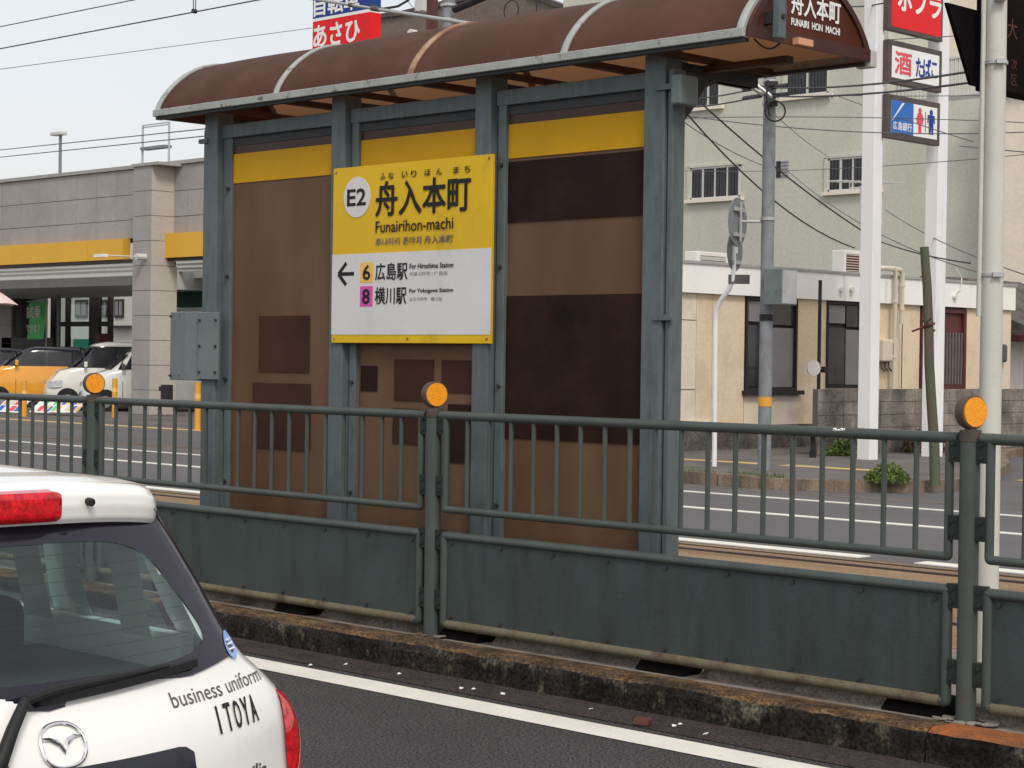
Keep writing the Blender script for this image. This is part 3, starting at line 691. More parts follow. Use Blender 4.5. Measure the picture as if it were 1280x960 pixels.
mb = MB(); mb.tube([(a.x + .40, 7.95, b.z), (a.x + .42, 7.95, b.z - .05), (a.x + .40, 7.97, b.z - .12)], .012, 8); mb.build('cable_gland', 'beige_plastic', root)

# posters seen as dark sheets on the brown panels
def poster(x0, y0, x1, y1, m, label):
    a = onY(x0, y0, SY - .006); b = onY(x1, y1, SY - .006)
    c = onY(x1, y0, SY - .006)
    zt = (a.z + c.z) / 2
    mb = MB(); mb.box((a.x, SY - .007, b.z), (b.x, SY - .003, a.z))
    return mb.build('poster', m, None, loc=((a.x + b.x) / 2, SY - .005, b.z), label=label, cat='poster', group='posters on the shelter panels')
poster(324, 395, 386, 466, 'poster2', 'dark square poster high on the left brown shelter panel')
poster(316, 478, 387, 564, 'poster2', 'dark poster low on the left brown panel, behind the railing bars')
poster(451, 457, 471, 489, 'poster', 'smallest dark notice just under the left end of the station sign')
poster(493, 449, 541, 502, 'poster2', 'dark poster under the middle of the yellow and white station sign')
poster(552, 450, 594, 492, 'poster2', 'dark poster under the station sign beside the third shelter post')
poster(491, 510, 524, 556, 'poster2', 'dark poster behind the railing just left of the middle amber reflector post')
poster(560, 505, 592, 580, 'poster', 'tall dark notice behind the railing right of the middle amber reflector post')
def bigposter(z0, z1, label):
    x0, x1 = px_[2][1] + .002, px_[3][0] - (.0 if z0 > 2.3 else .035)
    mb = MB(); mb.box((x0, SY - .008, z0), (x1, SY - .003, z1))
    return mb.build('poster', 'poster', None, loc=((x0 + x1) / 2, SY - .005, z0), label=label, cat='poster', group='posters on the shelter panels')
bigposter(2.56, 2.915, 'wide black board under the yellow strip of the right shelter panel')
bigposter(1.30, 2.13, 'largest black board low on the right shelter panel')

# station sign
SGY = 7.915
A = onY(417, 211, SGY); B = onY(616, 195, SGY); Cc = onY(416, 428.5, SGY)
SW, SH_ = B.x - A.x, A.z - Cc.z
sg = thing('station_sign', 'yellow and white tram stop name board with Japanese lettering on the shelter posts', 'sign', (A.x + SW / 2, SGY, Cc.z))
def sp(u_, v, y=SGY): return Vector((A.x + u_ * SW, y, A.z - v * SH_))
def srect(mb, u0, v0, u1, v1, d0, d1): a = sp(u0, v0); b = sp(u1, v1); mb.box((a.x, SGY - d1, a.z), (b.x, SGY - d0, b.z)); return mb
srect(MB(), 0, 0, 1, 1, -.02, .0).build('board', 'sign_yellow', sg, bevel=.002)
mb = MB()
for (u_, v_) in ((.02, .975), (.98, .975), (.02, .025), (.98, .02), (.5, .975)): mb.disc(sp(u_, v_) + Vector((0, -.002, 0)), (0, 1, 0), .008, .005, 8)
mb.build('screws', 'rib_rust', sg)['kind'] = 'stuff'
srect(MB(), 0.0, .495, 1, .953, .0005, .0025).build('white_field', 'sign_white', sg)
mb = MB(); mb.disc(sp(.162, .174) + Vector((0, -.0015, 0)), (0, 1, 0), .128, .003, 40); mb.build('number_disc', 'sign_white', sg)
def sw(s, u0, v0, u1, v1, m='black_print', bold=.0, d=.0045):     # box from top-left to bottom-right
    a = sp(u0, v1); return write(s, boxfn((a.x, SGY - d, a.z), (1, 0, 0), (0, 0, 1), (u1 - u0) * SW, (v1 - v0) * SH_), m, sg, bold)
sw('E2', .100, .128, .222, .219, bold=.03)
sw('舟入本町', .290, .100, .875, .290, bold=.022)
for s, u0 in (('ふ', .315), ('な', .368), ('い', .455), ('り', .512), ('ほ', .598), ('ん', .668), ('ま', .772), ('ち', .838)):
    sw(s, u0, .050, u0 + .034, .086, bold=.01)
sw('Funairihon-machi', .290, .318, .775, .382, bold=.004)
sw('후나이리 혼마치 舟入本町', .290, .412, .775, .455, m='grey_print', bold=.012)
mb = MB()
a = sp(.042, .607); wv = .036 * SH_
def bar(p, q, t):
    p = Vector(p); q = Vector(q); d = (q - p).normalized(); n_ = Vector((-d.z, 0, d.x)) * t / 2
    return [p + n_, q + n_, q - n_, p - n_]
y_ = SGY - .004
def S3(u_, v, dy=0): q = sp(u_, v); return (q.x, SGY - .002 - dy, q.z)
for P, Q, dy in ((S3(.060, .607, .0), S3(.150, .607, .0), 0), (S3(.045, .607, .0005), S3(.098, .545, .0005), 0), (S3(.045, .607, .001), S3(.098, .669, .001), 0)):
    mb.prism(bar(P, Q, .024), (0, -.002, 0))
mb.build('arrow', 'black_print', sg)
srect(MB(), .192, .545, .278, .660, .0025, .004).build('route_box', 'orange_print', sg)
srect(MB(), .192, .680, .275, .795, .0025, .004).build('route_box', 'magenta_print', sg)
sw('6', .212, .562, .258, .643, bold=.03, d=.006); sw('8', .210, .697, .256, .778, bold=.03, d=.006)
sw('広島駅', .292, .553, .497, .648, bold=.012); sw('横川駅', .292, .688, .492, .783, bold=.012)
sw('For Hiroshima Station', .512, .562, .780, .590, bold=.01); sw('히로시마역 / 广岛站', .512, .608, .745, .632, m='grey_print')
sw('For Yokogawa Station', .512, .700, .780, .728, bold=.01); sw('요코가와역   横川站', .512, .748, .715, .770, m='grey_print')

# ------------------------------------------------------------------ white signal pole with the dark display (on the platform)
SPB = onZ(1232, 838, PLZ); spx, spy = SPB.x, SPB.y
sp_ = thing('signal_pole', 'thick cream steel pole standing on the platform at the right end of the railing', 'pole', (spx, spy, PLZ))
mb = MB(); mb.tube([(spx, spy, PLZ), (spx, spy, 4.8)], .062, 24, r2=.050); mb.build('pole', 'signal_pole', sp_, smooth=True)
tv = Vector((_r.x, _r.y, 0)).normalized(); fv = Vector((-_v.x, -_v.y, 0)).normalized()
c = Vector((spx, spy, 0)) - tv * .068
mb = MB(); mb.tube([c + Vector((0, 0, 2.02)), c + Vector((0, 0, 4.8))], .014, 10); mb.build('conduit', 'signal_pole', sp_, smooth=True)
for zc in (2.24, 3.36):
    mb = MB(); q = Vector((spx, spy, zc)); mb.disc(q, (0, 0, 1), .063, .018, 24); mb.obox(q + fv * .072 + tv * .01, tv * .026, fv * .012, Vector((0, 0, .012))); mb.build('band_clamp', 'galv', sp_)
q = Vector((spx, spy, 3.69)); mb = MB(); mb.obox(q + fv * .075, tv * .03, fv * .03, Vector((0, 0, .016))); mb.build('sensor', 'signal_pole', sp_, bevel=.006)
XD = spx - .12
dm = thing('display_sign', 'black display box with slanted side hung behind the cream signal pole', 'sign', (XD, spy, 3.3))
pa = onX(1184, 3, XD); pb = onX(1214.5, 106, XD); pc = onX(1252, 110.5, XD)
slope = (pa.y - pb.y) / (pa.z - pb.z)
yt = pb.y + slope * (4.15 - pb.z)
ysp = onX(1246, 60, XD).y
mb = MB(); mb.prism([(XD, pa.y, pa.z), (XD, pb.y, pb.z), (XD, ysp - .02, pb.z), (XD, ysp - .02, pa.z)], (-.02, 0, 0)); mb.build('side_hood', 'black_box', dm)
mb = MB(); mb.box((XD - .12, ysp - .018, pc.z - .012), (XD, ysp + .95, 4.15)); mb.build('case', 'led_face', dm, bevel=.006)
for s, dy, dz, hh in (('大', .10, .30, .11), ('特', .33, .30, .11), ('便', .03, .135, .06), ('次', .15, .135, .06), ('車', .03, .05, .06), ('区', .15, .05, .06)):
    write(s, boxfn((XD + .003, ysp + dy, pc.z + dz - .02), (0, 1, 0), (0, 0, 1), hh * 1.0, hh), 'led_glyph', dm)
mb = MB(); mb.box((XD - .02, ysp - .2, 3.75), (spx, ysp + .05, 3.79)); mb.build('bracket', 'galv', dm)

# ------------------------------------------------------------------ hero hatchback, rear at left foreground
CX0, CY0 = -3.74, 2.36
def lerp(tab, z):
    if z <= tab[0][0]: return tab[0][1]
    for (a, va), (b, vb) in zip(tab[:-1], tab[1:]):
        if z <= b: return va + (vb - va) * (z - a) / (b - a)
    return tab[-1][1]
def smoothlerp(tab, z, h=.02): return (lerp(tab, z - h) + lerp(tab, z) * 2 + lerp(tab, z + h)) / 4
A0 = [(.20, .02), (.30, .10), (.45, .135), (.56, .12), (.60, .06), (.70, .045), (.80, .030), (.875, .004), (.945, -.050), (1.03, -.100), (1.2, -.205), (1.33, -.292), (1.40, -.345), (1.425, -.40), (1.44, -.60), (1.455, -.9), (1.468, -1.2), (1.475, -1.5)]
AF = [(.20, -3.75), (.30, -3.86), (.5, -3.88), (.7, -3.84), (.8, -3.72), (.88, -3.45), (.94, -3.10), (1.0, -2.98), (1.2, -2.66), (1.38, -2.32), (1.425, -2.15), (1.455, -1.95), (1.475, -1.75)]
WH = [(.20, .76), (.30, .81), (.5, .842), (.62, .900), (.76, .902), (.83, .888), (.88, .858), (.93, .808), (.975, .745), (1.05, .695), (1.2, .645), (1.33, .590), (1.39, .548), (1.425, .50), (1.44, .45), (1.455, .37), (1.468, .25), (1.475, .12)]
BOW = .36
def wz(z): return smoothlerp(WH, z)
def rear(b, z):
    W = wz(z); r_ = min(.10, W * .5); a = smoothlerp(A0, z) - BOW * b * b
    e = abs(b) - (W - r_)
    if e > 0: a -= r_ - math.sqrt(max(0, r_ * r_ - e * e))
    return a
def car_pt(a, b, z): return Vector((CX0 + a, CY0 + b, z))
car = thing('hatchback_car', 'white company hatchback with black rear glass, wiper and lettering, seen from behind', 'car', (CX0 - 1.9, CY0, 0))
zs = [.20, .25, .32, .40, .48, .54, .575, .60, .65, .70, .75, .79, .82, .85, .88, .91, .94, .97, 1.0, 1.05, 1.1, 1.15, 1.2, 1.25, 1.3, 1.34, 1.37, 1.39, 1.41, 1.425, 1.432, 1.44, 1.448, 1.455, 1.462, 1.468, 1.472, 1.475]
def outline(z):
    W = wz(z); pts = []
    nb_ = 20
    for k in range(-nb_, nb_ + 1):
        s_ = math.sin(k / nb_ * PI / 2); b = W * s_; pts.append((rear(b, z), b))
    af = smoothlerp(AF, z); ar = rear(W, z); ns = 22
    for k in range(1, ns): pts.append((ar + (af + .35 - ar) * k / ns, W))
    nf = 16
    for k in range(0, nf + 1):
        th = PI / 2 - PI * k / nf
        pts.append((af + .35 - .35 * (abs(math.cos(th)) ** .6), W * (1 if math.sin(th) > 0 else -1) * abs(math.sin(th)) ** .7))
    for k in range(ns - 1, 0, -1): pts.append((ar + (af + .35 - ar) * k / ns, -W))
    return pts
O_ = [outline(z) for z in zs]; nP = len(O_[0])
mb = MB(); vs = [car_pt(a, b, z) for z, o in zip(zs, O_) for a, b in o]
fs = []
def in_win(a, b, z):
    # rear window opening
    if a > -.55 and z > 1.0 and z < 1.325:
        wl = .42 + (1.325 - z) * .42
        return abs(b) < wl
    if 1.0 < z < 1.36 and abs(b) > wz(z) - .05:           # side windows
        if -1.02 + (1.36 - z) * .25 < a < -.62 + (1.36 - z) * .0 and z > 1.02: return True   # rear quarter
        if -1.68 < a < -1.14: return True
        if -2.55 + (z - 1.0) * .7 < a < -1.76: return True
    if a < -2.2 - 0 and 1.02 < z < 1.36 and abs(b) < wz(z) - .08: return True  # windscreen
    return False
for i in range(len(zs) - 1):
    for j in range(nP):
        j2 = (j + 1) % nP
        idx = (i * nP + j, i * nP + j2, (i + 1) * nP + j2, (i + 1) * nP + j)
        am = sum((O_[i][j][0], O_[i][j2][0], O_[i + 1][j][0], O_[i + 1][j2][0])) / 4; bm_ = sum((O_[i][j][1], O_[i][j2][1], O_[i + 1][j][1], O_[i + 1][j2][1])) / 4
        if in_win(am, bm_, (zs[i] + zs[i + 1]) / 2): continue
        fs.append(idx)
fs.append(tuple((len(zs) - 1) * nP + j for j in range(nP)))
mb.add(vs, fs); body = mb.build('body', 'car_white', car, smooth=True)
for p_ in body.data.polygons: p_.use_smooth = True
# inner lining a little inside the shell so the pillars read pale from behind
mb = MB()
mb.cur = 0
# side glass panes (both sides) and windscreen
for s_ in (-1, 1):
    for (a0, a1, nm) in ((-1.06, -.60, 'quarter_window'), (-1.70, -1.12, 'side_window'), (-2.60, -1.74, 'side_window')):
        mb = MB()
        def f(u_, v, a0=a0, a1=a1, s_=s_):
            z = 1.0 + .37 * v; k = a0 + (a1 - a0) * u_ + (.30 * v if a0 < -2 else (.0)); return car_pt(k, s_ * (wz(z) - .012), z)
        mb.grid(f, 4, 6); mb.build(nm, 'pane', car, smooth=True, fixn=False)
mb = MB(); mb.grid(lambda u_, v: car_pt(smoothlerp(AF, .98 + .38 * v) + .06, (2 * u_ - 1) * (wz(.98 + .38 * v) - .07), .98 + .38 * v), 6, 6); mb.build('windscreen', 'pane', car, smooth=True)
# black glass surround on the hatch, patch over rear surface between bottom curve and spoiler
def zbot(b): return .944 + .055 * (abs(b) / .66) ** 2 + (.02 * max(0, abs(b) - .60) / .1)
def rpt(b, z, off=.0):
    e = .01
    return car_pt(rear(b, z) + off, b, z)
def bw(z): return wz(z) * .972
def inner(u_):                                     # inner (clear glass) outline, u 0..1 round
    th = 2 * PI * u_; c, s_ = math.cos(th), math.sin(th)
    n_ = 5.0; x = (abs(c) ** (2 / n_)) * (1 if c > 0 else -1); y = (abs(s_) ** (2 / n_)) * (1 if s_ > 0 else -1)
    z = 1.150 + .148 * y
    return (x * (.405 + (1.298 - z) * .62), z)
def outer(u_):
    th = 2 * PI * u_; c, s_ = math.cos(th), math.sin(th)
    n_ = 14.0; x = (abs(c) ** (2 / n_)) * (1 if c > 0 else -1); y = (abs(s_) ** (2 / n_)) * (1 if s_ > 0 else -1)
    if y >= 0: z = 1.15 + .195 * y
    else: z = 1.15
    b = x * bw(z)
    if y < 0:
        zb_ = zbot(x * .66); z = 1.15 + (1.15 - zb_) * y; b = x * (bw(max(z, .985)) - .0)
    return (b, z)
mb = MB()
def ring(u_, v):
    (b0, z0), (b1, z1) = inner(u_), outer(u_); b = b0 + (b1 - b0) * v; z = z0 + (z1 - z0) * v
    return rpt(b, z, .007)
mb.grid(ring, 160, 10); mb.build('glass_surround', 'glass_trim', car, smooth=True)
mb = MB()
NR = 14
def disk(u_, v):
    b0, z0 = inner(u_); return rpt(b0 * v * 1.01, 1.15 + (z0 - 1.15) * v * 1.01, .0045)
mb.grid(disk, 96, NR); mb.build('rear_window', 'pane', car, smooth=True)
# heater lines on the inside of the glass
mb = MB()
for k in range(9):
    z = 1.03 + k * .03; bb = .40 + (1.298 - z) * .55
    mb.tube([rpt(-bb + 2 * bb * j / 16, z, -.002) for j in range(17)], .0007, 4, caps=False)
mb.build('heater_lines', 'rubber', car)
# spoiler
mb = MB(); nb_ = 40
prof = [(-.30, 1.452), (-.16, 1.449), (-.06, 1.441), (-.022, 1.430), (-.004, 1.412), (.0, 1.385), (-.004, 1.355), (-.012, 1.343), (-.04, 1.338), (-.10, 1.336)]
def spf(u_, v):
    b = (2 * u_ - 1) * .542
    k = v * (len(prof) - 1); i = min(int(k), len(prof) - 2); t = k - i
    a = prof[i][0] * (1 - t) + prof[i + 1][0] * t; z = prof[i][1] * (1 - t) + prof[i + 1][1] * t
    q = abs(b) / .542
    end = max(0, (q - .86) / .14)
    zz = z - .028 * q ** 3 - (.03 * end ** 2 if z > 1.38 else -.006 * end ** 2)
    aa = a - .262 - BOW * b * b - .05 * end ** 2.0
    if v < .25: aa += .02 * q
    return car_pt(aa, b, zz)
mb.grid(spf, nb_, 36); mb.cur = 0
for u_ in (0, 1):
    mb.add([spf(u_, j / 18) for j in range(19)], [tuple(range(19))])
spo = mb.build('roof_spoiler', 'car_white', car, smooth=True)
mb = MB()
def lampf(u_, v):
    b = (2 * u_ - 1) * .166; th = PI * (v - .5); q = abs(2 * u_ - 1)
    end = max(0, (q - .8) / .2)
    a = -.262 - BOW * b * b + .014 * (1 - abs(2 * v - 1) ** 5) - .012 * end ** 2
    z = 1.349 + .083 * v - .008 * end ** 2 * (1 if v > .5 else 0); 
    if v > .88: a -= (v - .88) * .45
    return car_pt(a, b, z)
mb.grid(lampf, 24, 16)
for u_ in (0, 1): mb.add([lampf(u_, j / 16) for j in range(17)], [tuple(range(17))])
mb.build('stop_lamp', 'red_lens', car, smooth=True)
q = car_pt(-.262 - BOW * .06 + .008, .248, 1.392); mb = MB(); mb.disc(q, (1, 0, -.1), .010, .022, 14); mb.build('washer_nozzle', 'rubber', car, bevel=.003)
# tail lamps, wrap the corner
def lamp(s_):
    mb = MB()
    def f(u_, v):
        z = .585 + .29 * v
        W = wz(z); b0 = .770 + .012 * (1 - v) + .03 * v ** 4
        # walk round corner: u 0 = inner edge on hatch side, 1 = on body flank
        if u_ < .6: b = b0 + (W - .004 - b0) * (1 - (1 - u_ / .6) ** 1.6); a = rear(b, z)
        else: b = W; a = rear(W, z) - (u_ - .6) / .4 * .19 * (1 - .3 * v)
        n_ = .026 * math.sin(PI * min(1, max(0, v))) ** .45 * min(1, .35 + u_ * 1.6)
        return car_pt(a + n_ * (1 if u_ < .6 else .4), s_ * (b + n_ * .6), z)
    mb.grid(f, 20, 18); return mb.build('tail_lamp', 'red_lens', car, smooth=True)
lamp(1); lamp(-1)
# clear band in lamps
# licence recess
mb = MB()
def rec(u_, v):
    b = (2 * u_ - 1); th_ = max(0, abs(b) - .88) / .12
    z = .60 + .222 * v - (.02 * th_ ** 2 if v > .8 else 0); return rpt(b * (.392 - .01 * v), z, .004)
mb.grid(rec, 30, 12); mb.build('licence_recess', 'recess', car, smooth=True)
mb = MB(); mb.grid(lambda u_, v: rpt((2 * u_ - 1) * .165, .615 + .165 * v, .012 if True else 0), 2, 2); mb.build('licence_plate', 'white_print', car)
# hatch bottom seam and bumper line
mb = MB(); mb.tube([rpt(-.76 + 1.52 * k / 30, .583, .001) for k in range(31)], .004, 5); mb.build('bumper_seam', 'rubber', car)
# badge: oval ring with winged V
bc_b, bc_z, bw_, bh_ = .002, .872, .056, .046
def bpt(x, y, off=.006): return rpt(bc_b + x * bw_, bc_z + y * bh_, off)
mb = MB()
def rr(th):
    c, s_ = math.cos(th), math.sin(th); return ((abs(c) ** .85) * (1 if c > 0 else -1), (abs(s_) ** .85) * (1 if s_ > 0 else -1))
pts = [bpt(*rr(2 * PI * k / 48)) for k in range(49)]
mb.tube(pts,   .0044, 8, caps=False)
bd = mb.build('badge', 'chrome', car, smooth=True)
mb = MB()
wing = [(-.98, .40), (-.55, .34), (-.20, .16), (0.0, -.20), (.20, .16), (.55, .34), (.98, .40)]
w_in = [.05, .085, .15, .20, .15, .085, .05]
P = []
for k in range(25):
    t = k / 24 * 6; i = min(int(t), 5); f_ = t - i
    x = wing[i][0] * (1 - f_) + wing[i + 1][0] * f_; y = wing[i][1] * (1 - f_) + wing[i + 1][1] * f_; h_ = w_in[i] * (1 - f_) + w_in[i + 1] * f_
    P.append((x, y + h_, y - h_))
n0 = []
for k, (x, t_, b_) in enumerate(P): n0 += [bpt(x, t_, .006), bpt(x, b_, .006), bpt(x, (t_ + b_) / 2, .0105)]
fs_ = []
for k in range(24): fs_ += [(3 * k, 3 * k + 3, 3 * k + 5, 3 * k + 2), (3 * k + 2, 3 * k + 5, 3 * k + 4, 3 * k + 1)]
mb.add(n0, fs_); mb.build('badge_wings', 'chrome', bd)
# lettering wrapped on the hatch
def hatch_write(s, b0, z0, b1, z1, hh, m='black_print', bold=0.0, slant=0.0, arc=0.0):
    def fn(x, y):
        b = b0 + (b1 - b0) * x + slant * y * hh; z = z0 + (z1 - z0) * x + y * hh + arc * math.sin(PI * x)
        return rpt(b, z, .0025)
    return write(s, fn, m, car, bold)
hatch_write('business', .350, .905, .545, .906, .034, m='dark_plastic')
hatch_write('uniform', .568, .907, .738, .912, .034, m='dark_plastic')
for k, ch in enumerate('ITOYA'):
    b0 = .484 + k * .0385
    hatch_write(ch, b0 + (.008 if ch == 'I' else 0), .824 + k * .0005, b0 + (.014 if ch == 'I' else .028), .8245 + k * .0005, .064, bold=.012)
hatch_write('Familia', .485, .683, .675, .686, .042, m='dark_plastic', bold=.012, slant=.25)
# round blue sticker low in the glass corner
mb = MB(); mb.add([rpt(.645 + .027 * math.cos(2 * PI * k / 24), 1.012 + .033 * math.sin(2 * PI * k / 24), .0095) for k in range(24)], [tuple(range(24))]); st_ = mb.build('sticker', 'sticker', car)
for zz in (1.022, 1.012, 1.0):
    mb = MB(); mb.add([rpt(.645 - .018, zz, .0105), rpt(.645 + .018, zz, .0105), rpt(.645 + .018, zz + .004, .0105), rpt(.645 - .018, zz + .004, .0105)], [(0, 1, 2, 3)]); mb.build('sticker_line', 'white_print', st_)
# wiper: pivot below the glass, arm rising, blade across
piv = rpt(-.165, .865, .03); elb = rpt(-.075, .978, .045); 
mb = MB(); mb.tube([rpt(-.19, .835, .022), piv, rpt(-.125, .925, .045), elb], .020, 10, r2=.013)
mb.tube([elb, rpt(.0, .992, .045), rpt(.20, 1.000, .036), rpt(.36, 1.002, .028)], .013, 8, r2=.007)
wp = mb.build('wiper_arm', 'rubber', car, smooth=True)
mb = MB()
pts = [rpt(-.03 + .50 * k / 12, .966 + .028 * k / 12, .018) for k in range(13)]
for a, b in zip(pts[:-1], pts[1:]):
    c = (a + b) / 2; d = (b - a) / 2; mb.obox(c, d * 1.02, Vector((.008, 0, 0)), Vector((0, 0, .010)))
mb.build('wiper_blade', 'rubber', wp)
mb = MB(); mb.disc(piv + Vector((.0, -.012, -.02)), (1, -.1, .3), .022, .03, 16); mb.build('wiper_cap', 'rubber', wp)
# interior
mb = MB(); mb.box(car_pt(-1.05, -.60, .55), car_pt(-.42, .60, .93)); mb.build('parcel_shelf', 'interior', car, bevel=.02)
mb = MB(); mb.box(car_pt(-1.25, -.58, .5), car_pt(-1.08, .58, 1.06)); mb.build('rear_seat', 'interior', car, bevel=.05)
for b in (-.36, .36):
    mb = MB(); mb.box(car_pt(-1.2, b - .12, 1.07), car_pt(-1.12, b + .12, 1.20)); mb.build('headrest', 'interior', car, bevel=.04)
    mb = MB(); mb.box(car_pt(-2.1, b - .24, .5), car_pt(-1.98, b + .24, 1.10)); mb.box(car_pt(-2.08, b - .12, 1.12), car_pt(-2.0, b + .12, 1.27)); mb.build('front_seat', 'interior', car, bevel=.04)
mb = MB()                                        # pale roof lining and pillars
mb.box(car_pt(-2.1, -.46, 1.385), car_pt(-.52, .46, 1.395))
mb.build('headliner', 'trim_pale', car)
for s_ in (-1, 1):
    mb = MB()
    for a0, wdt in ((-1.10, .15), (-1.73, .08), (-.60, .14)):
        mb.add([car_pt(a0 - wdt / 2 - (.10 if a0 > -1.2 else 0), s_ * (wz(1.0) - .05), .98), car_pt(a0 + wdt / 2 - (.10 if a0 > -1.2 else 0) , s_ * (wz(1.0) - .05), .98), car_pt(a0 + wdt / 2, s_ * (wz(1.37) - .04), 1.385), car_pt(a0 - wdt / 2, s_ * (wz(1.37) - .04), 1.385)], [(0, 1, 2, 3)])
    mb.box(car_pt(-2.2, s_ * (wz(.98) - .06), .90), car_pt(-.5, s_ * (wz(.98) - .02), 1.0))
    mb.build('pillar_trim', 'trim_pale', car)
# wheels
for a in (-.62, -3.12):
    for s_ in (-1, 1):
        mb = MB(); c = car_pt(a, s_ * .755, .29); mb.tube([c + Vector((0, -.09, 0)), c + Vector((0, .09, 0))], .29, 28)
        wh = mb.build('wheel', 'tyre', car, smooth=True)
        mb = MB(); c2 = car_pt(a, s_ * .847, .29); mb.disc(c2, (0, 1, 0), .19, .01, 24); mb.build('rim', 'hub', wh)

# ------------------------------------------------------------------ right side: one-storey building
XB = -22.3
def bx(px, py): return onX(px, py, XB)
ya = bx(847, 450).y - 2.2; yb = bx(1264, 372).y
zp1 = bx(1000, 339.4).z; zp0 = bx(1000, 373.5).z
sb = thing('white_building', 'single storey cream building with white parapet and dark windows on the far corner', 'building', (XB - 4, ya, PZ))
mb = MB(); mb.box((XB - 9, ya, PZ - .1), (XB - .12, yb, zp0)); mb.build('core', 'dark_wall', sb)
mb = MB(); mb.box((XB - 9, ya - .02, zp0), (XB + .10, yb + .02, zp1)); mb.build('parapet', 'parapet', sb)
mb = MB(); mb.box((XB - 9.03, ya - .05, zp1), (XB + .13, yb + .05, zp1 + .05)); mb.build('coping', 'store_cap', sb)
def wpan(p0, p1, z0, z1, m, nm='wall_panel', d=0.0, par=None):
    mb = MB(); mb.box((XB - .12, p0, z0), (XB + d, p1, z1)); return mb.build(nm, m, par or sb)
Yp = lambda px, py=450: bx(px, py).y
zsill = bx(1000, 486).z
zb_ = PZ + .45
# cream panels: big left part down to a stone plinth
zc = [zb_, bx(860, 487).z, bx(860, 400).z, zp0]
y890 = Yp(870)
for k in range(3): wpan(ya, y890 - .01, zc[k] + .008, zc[k + 1] - .008, 'cream_pale')
wpan(y890, Yp(890) - .01, zb_, zp0, 'cream'); wpan(Yp(890), Yp(930) - .0, zb_, zp0, 'cream')
wy0, wy1 = Yp(931), Yp(995); wz0, wz1 = bx(960, 488).z, zp0 - .02
wpan(wy0, Yp(930 + 30) - .005, zb_, wz0, 'cream_pale'); wpan(Yp(960), wy1, zb_, wz0, 'cream_pale')
wpan(wy1, Yp(1023), zb_, zp0, 'cream')
mb = MB(); mb.box((XB - .12, ya - .01, PZ - .05), (XB + .03, Yp(1021), zb_)); mb.build('plinth', 'stone_base', sb)
mb = MB(); mb.box((XB + .0, ya - .02, zb_), (XB + .07, Yp(888), zb_ + .07)); mb.build('plinth_ledge', 'parapet', sb)
def window(par, y0, y1, z0, z1, X, fr='dark_frame', cells=(), t=.05, nm='window'):
    mb = MB(); x0, x1 = X - .06, X + .035
    mb.box((x0, y0, z0), (x1, y0 + t, z1)); mb.box((x0, y1 - t, z0), (x1, y1, z1)); mb.box((x0, y0 + t, z0), (x1, y1 - t, z0 + t)); mb.box((x0, y0 + t, z1 - t), (x1, y1 - t, z1))
    f_ = mb.build(nm, fr, par)
    for (u0, u1, v0, v1, m_) in cells:
        mb = MB(); a = y0 + t + (y1 - y0 - 2 * t) * u0; b = y0 + t + (y1 - y0 - 2 * t) * u1; c = z0 + t + (z1 - z0 - 2 * t) * v0; d = z0 + t + (z1 - z0 - 2 * t) * v1
        mb.box((X - .05, a + .012, c + .012), (X - .03, b - .012, d - .012)); mb.build('pane', m_, f_)
    return f_
wf = window(sb, wy0, wy1, wz0, wz1, XB, cells=((0, .48, 0, .72, 'win_dark'), (.5, 1, 0, .70, 'win_grey'), (0, .30, .75, 1, 'win_grey'), (.32, 1, .72, 1, 'win_dark')))
mb = MB(); mb.box((XB + .0, wy0 - .08, wz0 - .08), (XB + .13, wy1 + .12, wz0)); mb.build('sill', 'dark_frame', wf)
# right, set back a hair: window over the block wall
y2a, y2b = Yp(1032), Yp(1105)
wpan(Yp(1023), y2a, zb_, zp0, 'cream')
window(sb, y2a, Yp(1078), zsill + .02, zp0 - .02, XB, cells=((0, .55, 0, .72, 'win_dark'), (.57, 1, 0, .70, 'win_grey'), (0, .55, .76, 1, 'win_grey'), (.57, 1, .72, 1, 'win_dark')))
wpan(y2a, Yp(1078), PZ, zsill + .02, 'cream_pale')
wpan(Yp(1078), Yp(1149), PZ, zp0, 'cream')
y3a, y3b = Yp(1150), Yp(1206)
wd = window(sb, y3a, y3b, zsill - .0, zp0 + .0 - .03, XB, fr='brown_frame', t=.10, cells=((0, .33, 0, 1, 'brown_frame'), (.34, 1, .7, 1, 'brown_frame'), (.34, 1, 0, .68, 'brown_frame')))
mb = MB()
for k in range(14):
    y = y3a + .12 + (y3b - y3a - .24) * k / 13; mb.box((XB - .028, y - .02, zsill + .1), (XB + .0, y + .02, zp0 - .55))
mb.build('louvre_slats', 'grey_print', wd)
wpan(y3a, y3b, PZ, zsill, 'cream')
wpan(Yp(1207), yb, PZ, zp0, 'cream')
mb = MB(); mb.box((XB - .12, Yp(1238), PZ), (XB + .02, Yp(1262), zp0 - .02)); mb.build('white_corner', 'cream_pale', sb)
# vents on the parapet
for k, px in enumerate((1045, 1058, 1072)):
    q = bx(px, 362); mb = MB(); mb.disc(q + Vector((.12, 0, 0)), (1, 0, 0), .055, .10, 12); mb.box(q + Vector((.12, -.02, -.12)), q + Vector((.16, .02, -.02))); mb.build('vent_cap', 'white_plastic', sb, smooth=False)
q = bx(1187, 371); mb = MB(); mb.disc(q + Vector((.12, 0, 0)), (1, 0, 0), .055, .10, 12)
mb.tube([q + Vector((.1, .02, .05)), q + Vector((.14, .22, .18)), q + Vector((.12, .28, .42)), q + Vector((.1, .1, .6))], .012, 6); mb.build('vent_cap', 'white_plastic', sb)
